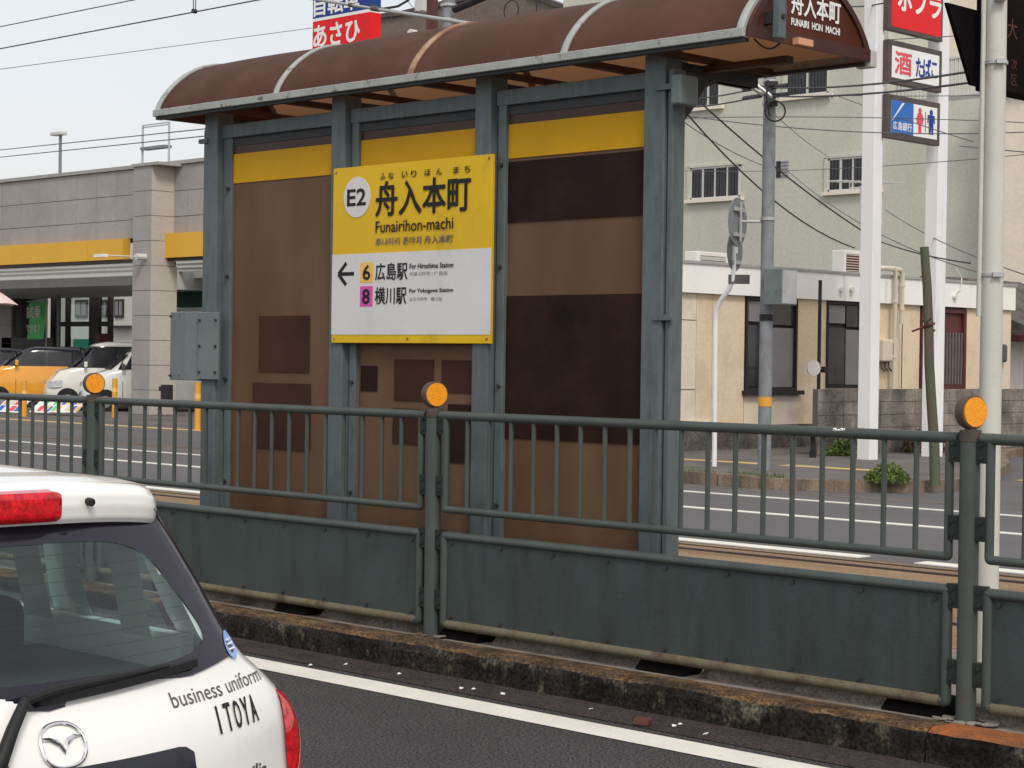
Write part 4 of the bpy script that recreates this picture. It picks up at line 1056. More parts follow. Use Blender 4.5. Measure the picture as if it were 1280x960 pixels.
# pipes
for px, r_ in ((1119.5, .045), (1128, .05)):
    q0 = onX(px, 336 if px < 1125 else 338, XB + .2); q1 = onX(px, 490 if px < 1125 else 405, XB + .2)
    q2 = onX(px - (14 if px < 1125 else 25), 336, XB + .2)
    mb = MB(); mb.tube([q2 + Vector((-.15, 0, .02)), q2 + Vector((-.02, .1, .02)), q0 + Vector((0, -.06, .01)), q0 + Vector((0, 0, -.08)), Vector((q0.x, q0.y, q1.z))], r_, 8)
    for f_ in (.25, .7): mb.tube([(q0.x, q0.y, q0.z + (q1.z - q0.z) * f_), (q0.x, q0.y, q0.z + (q1.z - q0.z) * f_ - .06)], r_ * 1.3, 8)
    mb.build('drain_pipe', 'beige_plastic', sb, smooth=True)
mb = MB(); q0 = onX(1128, 403, XB + .1); mb.tube([q0, (q0.x, q0.y, zsill)], .012, 6); q0 = onX(1119.5, 450, XB + .1); mb.tube([q0, (q0.x, q0.y, zsill)], .012, 6); mb.build('thin_pipe', 'dark_plastic', sb)
q = onX(1109, 438, XB + .1)
a, b = onX(1102, 424, XB + .15), onX(1118, 452, XB + .15)
mb = MB(); mb.box((XB, a.y, b.z), (XB + .2, b.y, a.z)); mt_ = mb.build('meter_box', 'beige_plastic', sb, bevel=.03)
mb = MB(); mb.box((XB + .2, (a.y + b.y) / 2 + .1, a.z - .42), (XB + .206, b.y - .05, a.z - .08)); mb.build('meter_window', 'dark_frame', mt_)
mb = MB()
for k in range(3): y = a.y + .08 + k * .13; mb.tube([(XB + .1, y, b.z), (XB + .1, y, b.z - .12), (XB + .12, y + .1, b.z - .2)], .02, 6)
mb.build('meter_pipes', 'dark_plastic', mt_)
a, b = onX(1244, 430, XB + .1), onX(1257, 453, XB + .1)
mb = MB(); mb.box((XB, a.y, b.z), (XB + .16, b.y, a.z)); em = mb.build('electric_meter', 'dark_plastic', sb, bevel=.05)
mb = MB()
for dx_ in (-4, 3): q = onX(1247 + dx_, 375, XB + .08); mb.tube([(q.x, q.y, zp0 + .1), (q.x, q.y, b.z + .1)], .015, 6)
mb.build('conduit', 'beige_plastic', em)
# neighbour beyond to the right: dark eave and white wall
nb2 = thing('tiled_house', 'small house with red brown eave and white wall at the right edge', 'house', (XB - 2, yb + 2.2, PZ))
mb = MB(); mb.box((XB - 5, yb + .35, PZ), (XB - .6, yb + 5, 2.9)); mb.build('wall', 'parapet', nb2)
mb = MB(); mb.box((XB - 5, yb + .3, 2.35), (XB + .4, yb + 5, 2.5)); mb.build('eave', 'brown_frame', nb2)
mb = MB(); mb.prism([(XB + .6, yb + .3, 2.5), (XB - 2.5, yb + .3, 3.9), (XB - 5, yb + .3, 2.5)], (0, 5, 0)); mb.build('roof', 'stone_base', nb2)
mb = MB(); mb.tube([(XB + .1, yb + .5, PZ), (XB + .1, yb + .5, 2.35)], .05, 8); mb.build('post', 'white_plastic', nb2)

# block wall along the side street
bwl = thing('block_wall', 'weathered grey concrete block wall in front of the cream building', 'wall', (-20.0, onX(1023, 486, -20.0).y, PZ))
yw0, yw1 = onX(1023, 486, -20.0).y, 45.0
zt_ = onX(1100, 486, -20.0).z
XW = -20.0
mb = MB(); mb.box((XW - .12, yw0, PZ - .05), (XW - .012, yw1, zt_ - .006)); mb.build('mortar', 'mortar', bwl)
rows = 5; bh = (zt_ - PZ) / rows; bsrc = None; random.seed(11)
nblk = 0
for r_ in range(rows):
    y = yw0 + (0 if r_ % 2 else -.0)
    k = 0
    while y < yw1 - .2 and nblk < 290:
        L2 = .39
        if bsrc is None:
            mb = MB(); mb.box((XW - .10, y + .005, PZ + r_ * bh + .005), (XW, y + L2 - .005, PZ + (r_ + 1) * bh - .006)); 
            bsrc = mb.build('block', 'block', bwl, loc=Vector((XW, y, PZ + r_ * bh)) - Vector(bwl.location), bevel=.006)
        else:
            inst('block', bsrc, bwl, (XW + random.uniform(-.006, .004), y, PZ + r_ * bh))
        y += L2; nblk += 1
# weeds at the foot of the wall and at the leaning post
def plant(name, c, rx, ry, h, n, label, m1='leaf', ls=.05, seed=1, root_=None):
    rnd = random.Random(seed); mb = MB()
    for k in range(n):
        a = rnd.uniform(0, 2 * PI); q = rnd.random() ** .6
        bx_, by_ = c[0] + rx * q * math.cos(a), c[1] + ry * q * math.sin(a)
        hh = h * (1 - q * q * .75) * rnd.uniform(.25, 1)
        p = Vector((bx_, by_, c[2] + hh * rnd.uniform(.3, 1)))
        d = Vector((rnd.uniform(-1, 1), rnd.uniform(-1, 1), rnd.uniform(-.2, 1))).normalized(); s_ = d.cross(Vector((rnd.uniform(-1, 1), rnd.uniform(-1, 1), rnd.uniform(-1, 1)))).normalized()
        l_ = ls * rnd.uniform(.6, 1.4); w_ = l_ * .32
        mb.cur = 0 if rnd.random() < .7 else 1
        mb.add([p - d * l_, p + s_ * w_, p + d * l_, p - s_ * w_], [(0, 1, 2, 3)])
        if k % 6 == 0: mb.cur = 1; mb.tube([(bx_, by_, c[2] - .02), tuple(p)], .006, 4)
    o = mb.build(name, [m1, 'leaf2'], None, loc=c, fixn=False, label=label, cat='plant'); return o
q = onZ(1142, 600, PZ); q.y = 22.4
plant('weed_clump', (q.x - .02, 22.6, PZ), .30, .32, .30, 3000, 'clump of green weeds at the foot of the mossy leaning post', seed=2, ls=.032)
plant('weed_clump', (XW + .25, onX(1045, 565, XW).y, PZ), .25, .55, .5, 900, 'low dark weeds at the left end of the block wall', seed=3)
plant('dry_bush', (XW + .3, onX(1136, 560, XW).y, PZ), .35, .55, .5, 900, 'dark dry bush against the block wall between the white sign legs', m1='brown_frame', seed=4, ls=.05)
random.seed(8)
mb = MB()
for k in range(3600):
    x = random.uniform(-27, PX1 - 1.6); dens = .5 + .5 * math.sin(x * 2.3) * math.sin(x * 5.7)
    if random.random() > dens: continue
    y = YF + .17 + random.random() ** 2 * .26; p = Vector((x, y, PZ + .01)); d = Vector((random.uniform(-.5, .5), random.uniform(-.5, .5), 1)).normalized() * random.uniform(.03, .11); s_ = Vector((random.uniform(-1, 1), random.uniform(-1, 1), 0)).normalized() * .008
    mb.cur = random.randint(0, 1); mb.add([p - s_, p + s_, p + d], [(0, 1, 2)])
mb.build('grass', ['leaf', 'leaf2'], None, loc=(-20, YF + .2, PZ), fixn=False, label='thin strip of grass growing behind the far kerb stones', cat='grass', kind='stuff')

# leaning mossy post tied with wire
q0 = onZ(1169, 603, PZ); q1 = onY(1156, 309, q0.y + .1); 
lp = thing('leaning_post', 'mossy green wooden post leaning beside the white sign tower', 'post', q0)
mb = MB(); mb.tube([tuple(q0 + (q1 - q0) * (k / 6) + Vector((0, 0, -.05 if k == 0 else 0)) + Vector((.012 * math.sin(k * 1.7), 0, 0))) for k in range(7)], .074, 14, r2=.062); mb.build('shaft', 'moss_post', lp, smooth=True)
mb = MB(); m_ = q0 + (q1 - q0) * .66
mb.tube([m_ + Vector((.09 * math.cos(k * .8), .09 * math.sin(k * .8), .012 * k - .06)) for k in range(14)], .014, 5); mb.tube([m_ + Vector((0, -.09, 0)), m_ + Vector((-.17, -.15, -.07))], .014, 5); mb.tube([m_ + Vector((0, -.09, .03)), m_ + Vector((.12, -.12, .12))], .012, 5)
mb.build('wire_tie', 'brown_frame', lp)

# dark thin pole with a round mirror-like disc, and things at its foot
q0 = onZ(1023, 574, PZ); q0 = onX(1023, 500, -21.6); q0.z = PZ; q1 = onX(1022, 350, -21.6)
tp = thing('thin_pole', 'thin black pole with a small round plate in front of the cream wall', 'pole', q0)
mb = MB(); mb.tube([q0, (q0.x, q0.y, q1.z)], .035, 8); mb.build('pole', 'dark_frame', tp)
c = onX(1017, 460, -21.5); mb = MB(); mb.disc(c, (1, -.35, 0), .15, .03, 20); mb.build('round_plate', 'alu', tp)
mb = MB(); mb.tube([c, onX(1030, 462, -21.6)], .02, 6); mb.disc(onX(1030, 462, -21.6), (1, 0, 0), .06, .1, 8); mb.build('plate_arm', 'dark_frame', tp)
c = onZ(1016, 572, PZ); mb = MB(); mb.tube([c, c + Vector((0, 0, .10)), c + Vector((.0, .02, .22)), c + Vector((-.02, 0, .42))], .06, 8, r2=.04); mb.disc(c + Vector((.02, 0, .42)), (0, 0, 1), .12, .1, 10)
mb.build('scrap_bundle', 'rubber', None, loc=c, label='black wrapped bundle standing at the foot of the thin black pole', cat='bundle')

# white sign tower with three light boxes
XS = -18.6
stw = thing('sign_tower', 'white two legged sign tower carrying three shop light boxes', 'sign', (XS, 28.6, PZ))
for (pa_, pb_, pm) in ((1073, 1099, 1085), (1152, 1180, 1167)):
    y0 = onX(pa_ + (15 if pa_ < 1100 else 16), 480, XS).y; y1 = onX(pb_ + 1, 480, XS).y
    d = .34
    yl = onX(pa_, 480, XS).y
    # front face faces +X, side face faces -Y (left); solid rectangular leg
    wY = (y1 - y0) + .02
    mb = MB(); mb.box((XS - .25, y0, PZ - .02), (XS, y1 - .03, 9.5)); mb.build('leg', 'white_post', stw, bevel=.008)
def signbox(px0, px1, ya_, yb_, label=None):
    a = onX(px0, ya_[0], XS + .12); b = onX(px1, yb_[1], XS + .12); a2 = onX(px0, ya_[1], XS + .12)
    z0, z1 = (a2.z), (a.z)
    mb = MB(); mb.box((XS + .01, a.y, z0), (XS + .12, b.y, z1)); o = mb.build('light_box', 'sign_frame', stw, bevel=.01)
    return o, a.y, b.y, z0, z1
# bottom: bank and toilets
def face(o, y0, y1, z0, z1, m, fr=.10):
    mb = MB(); mb.box((XS + .121, y0 + fr, z0 + fr), (XS + .125, y1 - fr, z1 - fr)); return mb.build('sign_face', m, o)
XF = XS + .1275
def fw(o, s, y0, z0, y1, z1, m, bold=0.): return write(s, boxfn((XF, y0, z0), (0, 1, 0), (0, 0, 1), y1 - y0, z1 - z0), m, o, bold)
o, y0, y1, z0, z1 = signbox(1110, 1174.5, (116.5, 172), (128, 183))
H_ = z1 - z0; W_ = y1 - y0; fr = .10
face(o, y0, y1, z0, z1, 'white_print')
ym = y0 + fr + (W_ - 2 * fr) * .475
mb = MB(); mb.box((XS + .1255, y0 + fr, z0 + fr), (XS + .127, ym, z1 - fr)); mb.build('bank_field', 'sky_print', o)
fw(o, '広島銀行', y0 + fr + .06, z0 + fr + .06, ym - .05, z0 + fr + .20, 'white_print', .02)
mb = MB(); mb.prism([(XF, y0 + fr + .03, z0 + H_ * .42), (XF, y0 + fr + .05, z0 + H_ * .42), (XF, y0 + fr + .40, z1 - fr - .02), (XF, y0 + fr + .33, z1 - fr - .02)], (.001, 0, 0)); mb.build('slash_mark', 'white_print', o)
def picto(yc, m, skirt):
    mb = MB(); z = z0 + .17; h_ = H_ - .34; f_ = lambda yy, zz: (XF, yc + yy, z + zz * h_)
    mb.prism([(XF, yc + .055 * math.cos(t), z + h_ * .93 + .055 * math.sin(t)) for t in [2 * PI * k / 14 for k in range(14)]], (.001, 0, 0))
    if skirt: P_ = [f_(-.07, .82), f_(.07, .82), f_(.13, .52), f_(.10, .50), f_(.07, .62), f_(.11, .38), f_(.05, .38), f_(.05, .0), f_(-.05, .0), f_(-.05, .38), f_(-.11, .38), f_(-.07, .62), f_(-.10, .50), f_(-.13, .52)]
    else: P_ = [f_(-.11, .82), f_(.11, .82), f_(.125, .48), f_(.095, .48), f_(.08, .7), f_(.07, .0), f_(.01, .0), f_(0, .4), f_(-.01, .0), f_(-.07, .0), f_(-.08, .7), f_(-.095, .48), f_(-.125, .48)]
    mb.prism(P_, (.001, 0, 0)); mb.build('pictogram', m, o)
yr0 = ym; yr1 = y1 - fr
picto(yr0 + (yr1 - yr0) * .27, 'pink_print', True); picto(yr0 + (yr1 - yr0) * .74, 'blue_print', False)
mb = MB(); c_ = yr0 + (yr1 - yr0) * .50; mb.box((XF, c_ - .008, z0 + .2), (XF + .001, c_ + .008, z1 - .2)); mb.build('divider', 'black_print', o)
# middle: sake / tobacco
o, y0, y1, z0, z1 = signbox(1111, 1177, (48.5, 103), (64, 117)); H_ = z1 - z0; W_ = y1 - y0
face(o, y0, y1, z0, z1, 'white_print')
fw(o, '酒', y0 + .19, z0 + .18, y0 + .19 + W_ * .30, z1 - .18, 'pink_print', .035)
fw(o, 'た', y0 + W_ * .50, z0 + .20, y0 + W_ * .63, z1 - .22, 'blue_print', .035); fw(o, 'ば', y0 + W_ * .64, z0 + .20, y0 + W_ * .78, z1 - .20, 'blue_print', .035); fw(o, 'こ', y0 + W_ * .795, z0 + .24, y0 + W_ * .90, z1 - .24, 'blue_print', .035)
# top: red shop sign
o, y0, y1, z0, z1 = signbox(1112, 1178.5, (-38, 37), (-24, 46)); H_ = z1 - z0; W_ = y1 - y0
face(o, y0, y1, z0, z1, 'red_print', fr=.07)
fw(o, 'ポプラ', y0 + W_ * .16, z0 + H_ * .38, y0 + W_ * .95, z0 + H_ * .80, 'white_print', .045)

# ------------------------------------------------------------------ utility pole, road signs
q0 = onZ(955, 588, PZ); ztop = onY(958, 96, q0.y).z
up_ = thing('utility_pole', 'grey concrete utility pole with yellow band and wires on the far pavement', 'pole', q0)
rp = .100
mb = MB(); mb.tube([(q0.x, q0.y, PZ - .05), (q0.x, q0.y, ztop)], rp, 20, r2=.095); mb.build('shaft', 'concrete_pole', up_, smooth=True)
zb1 = onY(955, 502, q0.y).z; mb = MB(); mb.tube([(q0.x, q0.y, zb1 - .07), (q0.x, q0.y, zb1 + .07)], rp + .004, 20); mb.build('yellow_band', 'bollard', up_, smooth=True)
zb2 = onY(955, 397, q0.y).z; mb = MB(); mb.tube([(q0.x, q0.y, zb2 - .05), (q0.x, q0.y, zb2 + .05)], rp + .006, 20); mb.build('black_band', 'dark_frame', up_, smooth=True)
for py in (103, 130, 274):
    z = onY(955, py, q0.y).z; mb = MB(); mb.disc((q0.x, q0.y, z), (0, 0, 1), rp + .012, .05, 20); mb.build('clamp', 'galv', up_, smooth=False)
for py in (107, 132):
    z = onY(955, py, q0.y).z; mb = MB(); mb.obox(Vector((q0.x, q0.y, z)) + fv * .14, tv * .10, fv * .03, Vector((0, 0, .035))); 
    mb.build('wire_bracket', 'dark_frame', up_)
mb = MB()
for (xa1, ya1, Ya1, xb1_, yb1, Yb1) in ((930, 112.5, 24.4, 951, 109, 23.8), (930, 123, 24.4, 951, 119.6, 23.8), (964, 108.8, 23.4, 984, 106.8, 22.7), (964, 119.8, 23.4, 984, 118, 22.7)): mb.tube([onY(xa1, ya1, Ya1), onY(xb1_, yb1, Yb1)], .035, 8)
mb.build('cable_sleeve', 'dark_frame', up_)
c = onY(969, 139, q0.y - .15); mb = MB(); mb.tube([c + (tv * math.cos(t) + Vector((0, 0, 1)) * math.sin(t)) * .15 for t in [2 * PI * k / 20 for k in range(21)]], .014, 6, caps=False); mb.tube([onY(960, 100, q0.y - .15), onY(958, 122, q0.y - .18), onY(962, 145, q0.y - .15)], .015, 6); mb.build('cable_loop', 'dark_frame', up_)
a = onY(962, 337, q0.y - .05); b = onY(992, 381, q0.y - .05)
cb = thing('pole_cabinet', 'grey steel control cabinet strapped to the utility pole', 'box', (a.x + .2, q0.y, b.z))
hz = (a.z - b.z) / 2; cc = onY(977, 359, q0.y)
cax = (Vector((cc.x, cc.y, 0)) - Vector((q0.x, q0.y, 0))).normalized()
ux = Vector((1, 0, 0)); uy = Vector((0, 1, 0))
mb = MB(); mb.box((a.x + .02, q0.y - .22, b.z), (a.x + .02 + .33, q0.y + .17, a.z)); cs = mb.build('case', 'steel_box', cb, bevel=.008)
mb = MB(); mb.box((a.x + .352, q0.y - .20, b.z + .02), (a.x + .358, q0.y + .15, a.z - .02)); mb.box((a.x + .358, q0.y - .17, b.z + .2), (a.x + .37, q0.y - .15, b.z + .24)); mb.build('door', 'galv', cs)
# large round road sign on arm (seen from behind)
def round_sign(name, c, rad, label, nrm, extra=None):
    o = thing(name, label, 'road sign', c, 'round road signs seen from behind')
    mb = MB(); mb.disc(c, nrm, rad, .012, 36); mb.build('plate', 'concrete_pole', o, smooth=False)
    mb = MB(); 
    s_ = Vector(nrm).normalized(); t_ = Vector((0, 0, 1)).cross(s_)
    side = s_ if s_.dot(-_v) > 0 else -s_
    for dz in (-rad * .55, rad * .5): mb.obox(Vector(c) + side * .03 + Vector((0, 0, dz)), t_ * rad * .55, side * .015, Vector((0, 0, .03)))
    mb.build('stiffener', 'galv', o)
    mb = MB(); mb.obox(Vector(c) + side * .012 - t_ * .05 + Vector((0, 0, .02)), t_ * .035, side * .002, Vector((0, 0, .05))); mb.build('label_plate', 'white_print', o)
    return o, side
nrm = Vector((math.cos(R(196)), math.sin(R(196)), 0))
c = onY(922, 277, q0.y - .25)
o, side = round_sign('round_sign', c, .365, 'larger round road sign seen from behind, on an arm of the utility pole', nrm)
mb = MB(); mb.tube([c + side * .05, Vector((q0.x - .0, q0.y, c.z))], .02, 8); mb.tube([c + side * .05 + Vector((0, 0, -.3)), c + side * .05 + Vector((0, 0, .3))], .022, 8); mb.build('arm', 'galv', o)
# bent white pole with second sign
w0 = onZ(893, 583, PZ); 
bp_ = thing('bent_sign_pole', 'white bent steel pole on the pavement left of the utility pole', 'pole', w0)
yq = w0.y
pp = [onY(px, py, yq) for px, py in ((894.5, 400), (896, 386), (902, 374), (911, 362), (916, 350), (917, 335), (917, 308))]
mb = MB(); mb.tube([(w0.x, yq, PZ - .05), (pp[0].x, yq, pp[0].z)] + [tuple(q) for q in pp[1:]], .038, 12); mb.build('pole', 'white_post', bp_, smooth=True)
c = onY(918.5, 314, yq + .08)
o, side = round_sign('round_sign', c, .31, 'smaller round road sign seen from behind, on top of the bent white pole', nrm)
c = onY(914, 349, yq); mb = MB(); mb.obox(c + tv * .12, tv * .16, fv * .05, Vector((0, 0, .07))); mb.build('plate_clamp', 'dark_plastic', bp_)
# beige standpipe behind
c = onX(890, 345, XB + .1); mb = MB()

# air conditioners on the roof of the low building
def ac(x0, y0, x1, y1, label, Y_=None, fan=True):
    X_ = XB - .55
    a = onX(x0, y0, X_); b = onX(x1, y1, X_)
    o = thing('air_conditioner', label, 'air conditioner', (X_, a.y, zp1 + .05), 'air conditioners on the low roof')
    mb = MB(); mb.box((X_ - .32, a.y, zp1 + .05), (X_, b.y, a.z)); cs = mb.build('case', 'white_plastic', o, bevel=.02)
    mb = MB(); h_ = a.z - zp1 - .05; mb.box((X_ + .001, a.y + .1 * (b.y - a.y), zp1 + .12), (X_ + .006, b.y - .12 * (b.y - a.y), a.z - .08)); gr = mb.build('grille', 'brown_frame', cs)
    mb = MB(); n_ = 7
    for k in range(n_): z = zp1 + .14 + (a.z - .1 - zp1 - .14) * k / (n_ - 1); mb.box((X_ + .006, a.y + .1 * (b.y - a.y), z - .006), (X_ + .014, b.y - .12 * (b.y - a.y), z + .006))
    mb.build('grille_bars', 'white_plastic', gr); return o
ac(872, 313.5, 911, 340, 'low white air conditioner with brown grille near the left end of the white parapet')
ac(1056, 312, 1076, 345, 'tall air conditioner beside the first white sign leg')
# TV aerial on the low roof
c = onX(1074, 345, XB - .6); t_ = onX(1074, 232, XB - .6)
an = thing('tv_aerial', 'thin roof aerial mast with horizontal rods before the right green wall window', 'aerial', (c.x, c.y, zp1))
mb = MB(); mb.tube([(c.x, c.y, zp1), (c.x, c.y, t_.z)], .014, 6); mb.build('mast', 'galv', an)
mb = MB(); a = onX(1038, 226, XB - .6); b = onX(1118, 229, XB - .6); mb.tube([a, b], .012, 6)
for k in range(12): q = a + (b - a) * (k / 11); mb.tube([q - Vector((.28, 0, 0)), q + Vector((.28, 0, 0))], .007, 4)
mb.tube([onX(1062, 229, XB - .6), onX(1062, 235, XB - .6), onX(1079, 234, XB - .6)], .012, 5); mb.build('rods', 'alu', an)

# ------------------------------------------------------------------ green apartment building
YG = 44.0
def gy(px, py): return onY(px, py, YG)
xL, xc, xR = gy(700, 300).x, gy(1108, 200).x, gy(1250, 250).x
zlow = gy(1190, 126).z
ap = thing('green_apartment_block', 'pale green rendered apartment block with dark windows behind the low building', 'building', (xL, YG, PZ))
mb = MB(); mb.box((xL, YG, 0), (xc, YG + 14, 18)); mb.build('tall_wall', 'green_wall', ap)
mb = MB(); mb.box((xc + .003, YG, 0), (xR, YG + 14, zlow)); mb.build('low_wall', 'green_wall', ap)
mb = MB(); mb.box((xc, YG + .0, zlow), (xR + .1, YG + 14, zlow + .12)); mb.build('roof_edge', 'store_cap', ap)
mb = MB(); a = gy(1188, 90); mb.box((xc, YG + 2.6, zlow + .1), (gy(1215, 100).x, YG + 9, 14)); mb.build('roof_room', 'beige_wall', ap)
mb = MB(); zr0, zr1 = zlow + .14, zlow + 1.15
for k in range(26):
    x = xc + (gy(1232, 100).x - xc) * k / 25; mb.box((x, YG + .3, zr0), (x + .06, YG + .36, zr1))
mb.box((xc, YG + .27, zr1), (gy(1232, 100).x + .06, YG + .4, zr1 + .06)); mb.build('roof_railing', 'alu', ap)
def apwin(px0, py0, px1, py1, n_, sill=True):
    a = gy(px0, py0); b = gy(px1, py1); z1 = a.z; z0 = gy(px0, py1 + (py0 - gy_y(px1, px0, py0)) if False else py1).z
    x0, x1 = a.x, b.x
    t = .05; mb = MB()
    mb.box((x0, YG - .03, z0), (x0 + t, YG + .06, z1)); mb.box((x1 - t, YG - .03, z0), (x1, YG + .06, z1)); mb.box((x0, YG - .03, z1 - t), (x1, YG + .06, z1)); mb.box((x0, YG - .03, z0), (x1, YG + .06, z0 + t))
    for k in range(1, n_): x = x0 + (x1 - x0) * k / n_; mb.box((x - .025, YG - .025, z0 + t), (x + .025, YG + .05, z1 - t))
    f_ = mb.build('window', 'alu', ap)
    for k in range(n_):
        mb = MB(); mb.box((x0 + (x1 - x0) * k / n_ + .05, YG - .012, z0 + t + .005), (x0 + (x1 - x0) * (k + 1) / n_ - .05, YG - .004, z1 - t - .005)); mb.build('pane', 'win_dark', f_)
    # louvres / guard bars on the lower part
    mb = MB()
    for k in range(int((x1 - x0 - .1) / .11)): x = x0 + .08 + k * .11; mb.box((x, YG - .024, z0 + t), (x + .012, YG - .014, z1 - t))
    mb.build('guard_bars', 'dark_frame', f_)
    mb = MB(); mb.box((x0 - .15, YG - .14, z0 - .10), (x1 + .15, YG, z0 - .003)); mb.build('sill', 'beige_wall', f_)
    mb = MB(); mb.box((x0 - .11, YG - .06, z0), (x0 - .003, YG - .0, z1 + .02)); mb.box((x0 - .11, YG - .06, z1 + .003), (x1 + .08, YG - .0, z1 + .07)); mb.build('reveal', 'green_wall', f_)
apwin(864, 210.5, 925, 250, 4); apwin(983.5, 86, 1036, 122, 2); apwin(1036, 198.5, 1098, 240, 4); apwin(842, 100, 900, 138, 4)
a = gy(971, 201.5); b = gy(986, 221); mb = MB(); mb.box((a.x, YG - .02, b.z), (b.x, YG + .02, a.z)); vt = mb.build('vent_opening', 'grey_wall', ap)
mb = MB(); mb.box((a.x, YG - .024, b.z), (a.x + .16, YG - .021, a.z)); mb.build('vent_reveal', 'dark_frame', vt)
mb = MB()
for k in range(5): z = b.z + (a.z - b.z) * (k + .5) / 5; mb.box((a.x + .17, YG - .05, z), (b.x, YG - .021, z + .03))
mb.build('vent_slats', 'store_cap', vt)
# downpipe / corner strip and beige return face of the neighbour
bg = thing('beige_building', 'plain beige rendered building at the right edge behind the signal pole', 'building', (xR + .3, YG, 0))
xs0 = xR + .004
mb = MB(); mb.box((xs0, YG - .5, 0), (xs0 + .75, YG + 16, zlow - .35)); mb.build('corner_strip', 'grey_wall', bg)
xb1 = gy(1254, 200).x
mb = MB(); mb.box((xs0 + .0, YG - .8, 0), (xs0 + 14, YG - .505, zlow - .1)); mb.build('front_wall', 'beige_wall', bg)
mb = MB(); mb.box((xs0 - .1, YG - .95, zlow - .1), (xs0 + 14, YG - .4, zlow + .25)); mb.build('roof_edge', 'store_cap', bg)

# ------------------------------------------------------------------ brown building, signs and pole behind the shelter roof
bb = thing('brown_building', 'dull brown building rising behind the shelter roof', 'building', (-45, 50, 0))
a = onY(464, 24, 50); b = onY(640, 6, 50); c = onY(712, 15, 50)
mb = MB(); mb.prism([(onY(430, 24, 50).x, 50, 0), (onY(732, 20, 50).x, 50, 0), (onY(732, 20, 50).x, 50, onY(725, 18, 50).z), (c.x, 50, c.z), (onY(660, 0, 50).x, 50, onY(660, -4, 50).z), (onY(590, 0, 50).x, 50, onY(590, -2, 50).z), (onY(502, 19, 50).x, 50, onY(502, 19, 50).z), (a.x, 50, a.z), (onY(430, 24, 50).x, 50, a.z)], (0, 10, 0)); mb.build('wall', 'brown_bldg', bb)
mb = MB(); p1, p2, p3, p4 = onY(464, 24, 49.9), onY(502, 19, 49.9), onY(590, -2, 49.9), onY(660, -4, 49.9)
for (p, q_) in ((p1, p2), (p2, p3), (p4, onY(712, 15, 49.9))):
    n_ = Vector((0, 0, .18)); mb.prism([p, q_, q_ + n_, p + n_], (0, .5, 0))
mb.build('roof_edge', 'sign_frame', bb)
a = onY(516, 42, 49.7); mb = MB(); mb.disc(a, (0, 1, 0), .16, .3, 12); mb.box(a + Vector((-.14, -.15, -.75)), a + Vector((.14, .1, -.12))); mb.build('wall_lamp', 'white_plastic', bb)
mb = MB(); q = onY(748, 0, 55); mb.box((q.x - .35, 54.6, 8), (q.x + .35, 55.4, 16.5)); mb.build('concrete_stack', 'concrete_pole', None, loc=(q.x, 55, 8), label='grey concrete shaft rising just behind the right half of the shelter roof', cat='shaft')
# bicycle shop sign
YS = 37.0
a = onY(391, 27.5, YS); b = onY(463, 62, YS); t_ = onY(391, -40, YS)
bs = thing('bicycle_shop_sign', 'red and blue roadside sign with white Japanese letters above the shelter roof', 'sign', (a.x + .8, YS, 0))
W_ = onY(463, 30, YS).x - a.x
zr1, zr0 = a.z, onY(391, 64, YS).z
mb = MB(); mb.box((a.x, YS, zr0), (a.x + W_, YS + .4, zr1)); rd = mb.build('red_panel', 'red_print', bs)
mb = MB(); mb.box((a.x, YS, zr1 + .001), (a.x + W_, YS + .4, zr1 + .09)); mb.build('white_line', 'white_print', bs)
mb = MB(); mb.box((a.x, YS, zr1 + .092), (a.x + W_, YS + .4, zr1 + 1.4)); bl_ = mb.build('blue_panel', 'blue_print', bs)
mb = MB(); mb.box((a.x + W_ * .3, YS + .1, 0), (a.x + W_ * .3 + .3, YS + .3, zr0)); mb.build('post', 'alu', bs)
write('あさひ', boxfn((a.x + .05, YS - .004, zr0 + .10), (1, 0, 0), (0, 0, 1), W_ * .80, (zr1 - zr0) - .24), 'white_print', rd, .035)
write('自転車', boxfn((a.x + .06, YS - .004, zr1 + .16), (1, 0, 0), (0, 0, 1), W_ * .78, .62), 'white_print', bl_, .03)
# pole with transformers behind
YU = 30.0
c = onY(560, 60, YU)
tpole = thing('transformer_pole', 'pale utility pole with cable fittings behind the shelter roof', 'pole', (c.x, YU, 0))
mb = MB(); mb.tube([(c.x, YU, 0), (c.x, YU, 12)], .17, 16, r2=.15); mb.build('shaft', 'concrete_pole', tpole, smooth=True)
mb = MB(); mb.disc((c.x, YU, onY(560, 7, YU).z), (0, 0, 1), .19, .06, 16); mb.disc((c.x, YU, onY(560, 25, YU).z), (0, 0, 1), .19, .05, 16); mb.build('clamp', 'galv', tpole)
mb = MB(); z = onY(600, 5, YU).z; mb.tube([(c.x + .3, YU - .1, z - .05), (c.x + 1.3, YU - .1, z + .12)], .09, 8); mb.tube([(c.x + .1, YU, z), (c.x + 3.4, YU, z + .35)], .03, 6); mb.tube([(c.x + .3, YU, z + .30), (c.x + 3.2, YU, z + .55)], .03, 6); mb.build('cable_sleeve', 'dark_frame', tpole)
mb = MB(); q = onY(529, 8, YU); mb.box((q.x - .13, YU - .15, q.z - .12), (q.x + .13, YU + .15, q.z + .6)); mb.build('fuse_box', 'alu', tpole)
mb = MB(); q = onY(639, 13, YU); mb.tube([q + Vector((math.cos(t), 0, math.sin(t))) * .22 for t in [2 * PI * k / 20 for k in range(21)]], .014, 5, caps=False); q = onY(671, 8, YU); mb.tube([q + Vector((0, 0, .3)), q + Vector((0, 0, -.2))], .02, 5); mb.build('cable_loop', 'dark_frame', tpole)
q = onY(539, 20, 26); mb = MB(); mb.box((q.x - .085, 25.95, 0), (q.x + .085, 26.1, 9.5)); mb.build('steel_pole', 'brown_frame', None, loc=(q.x, 26, 0), label='thin dark brown steel pole left of the pale utility pole behind the roof', cat='pole')
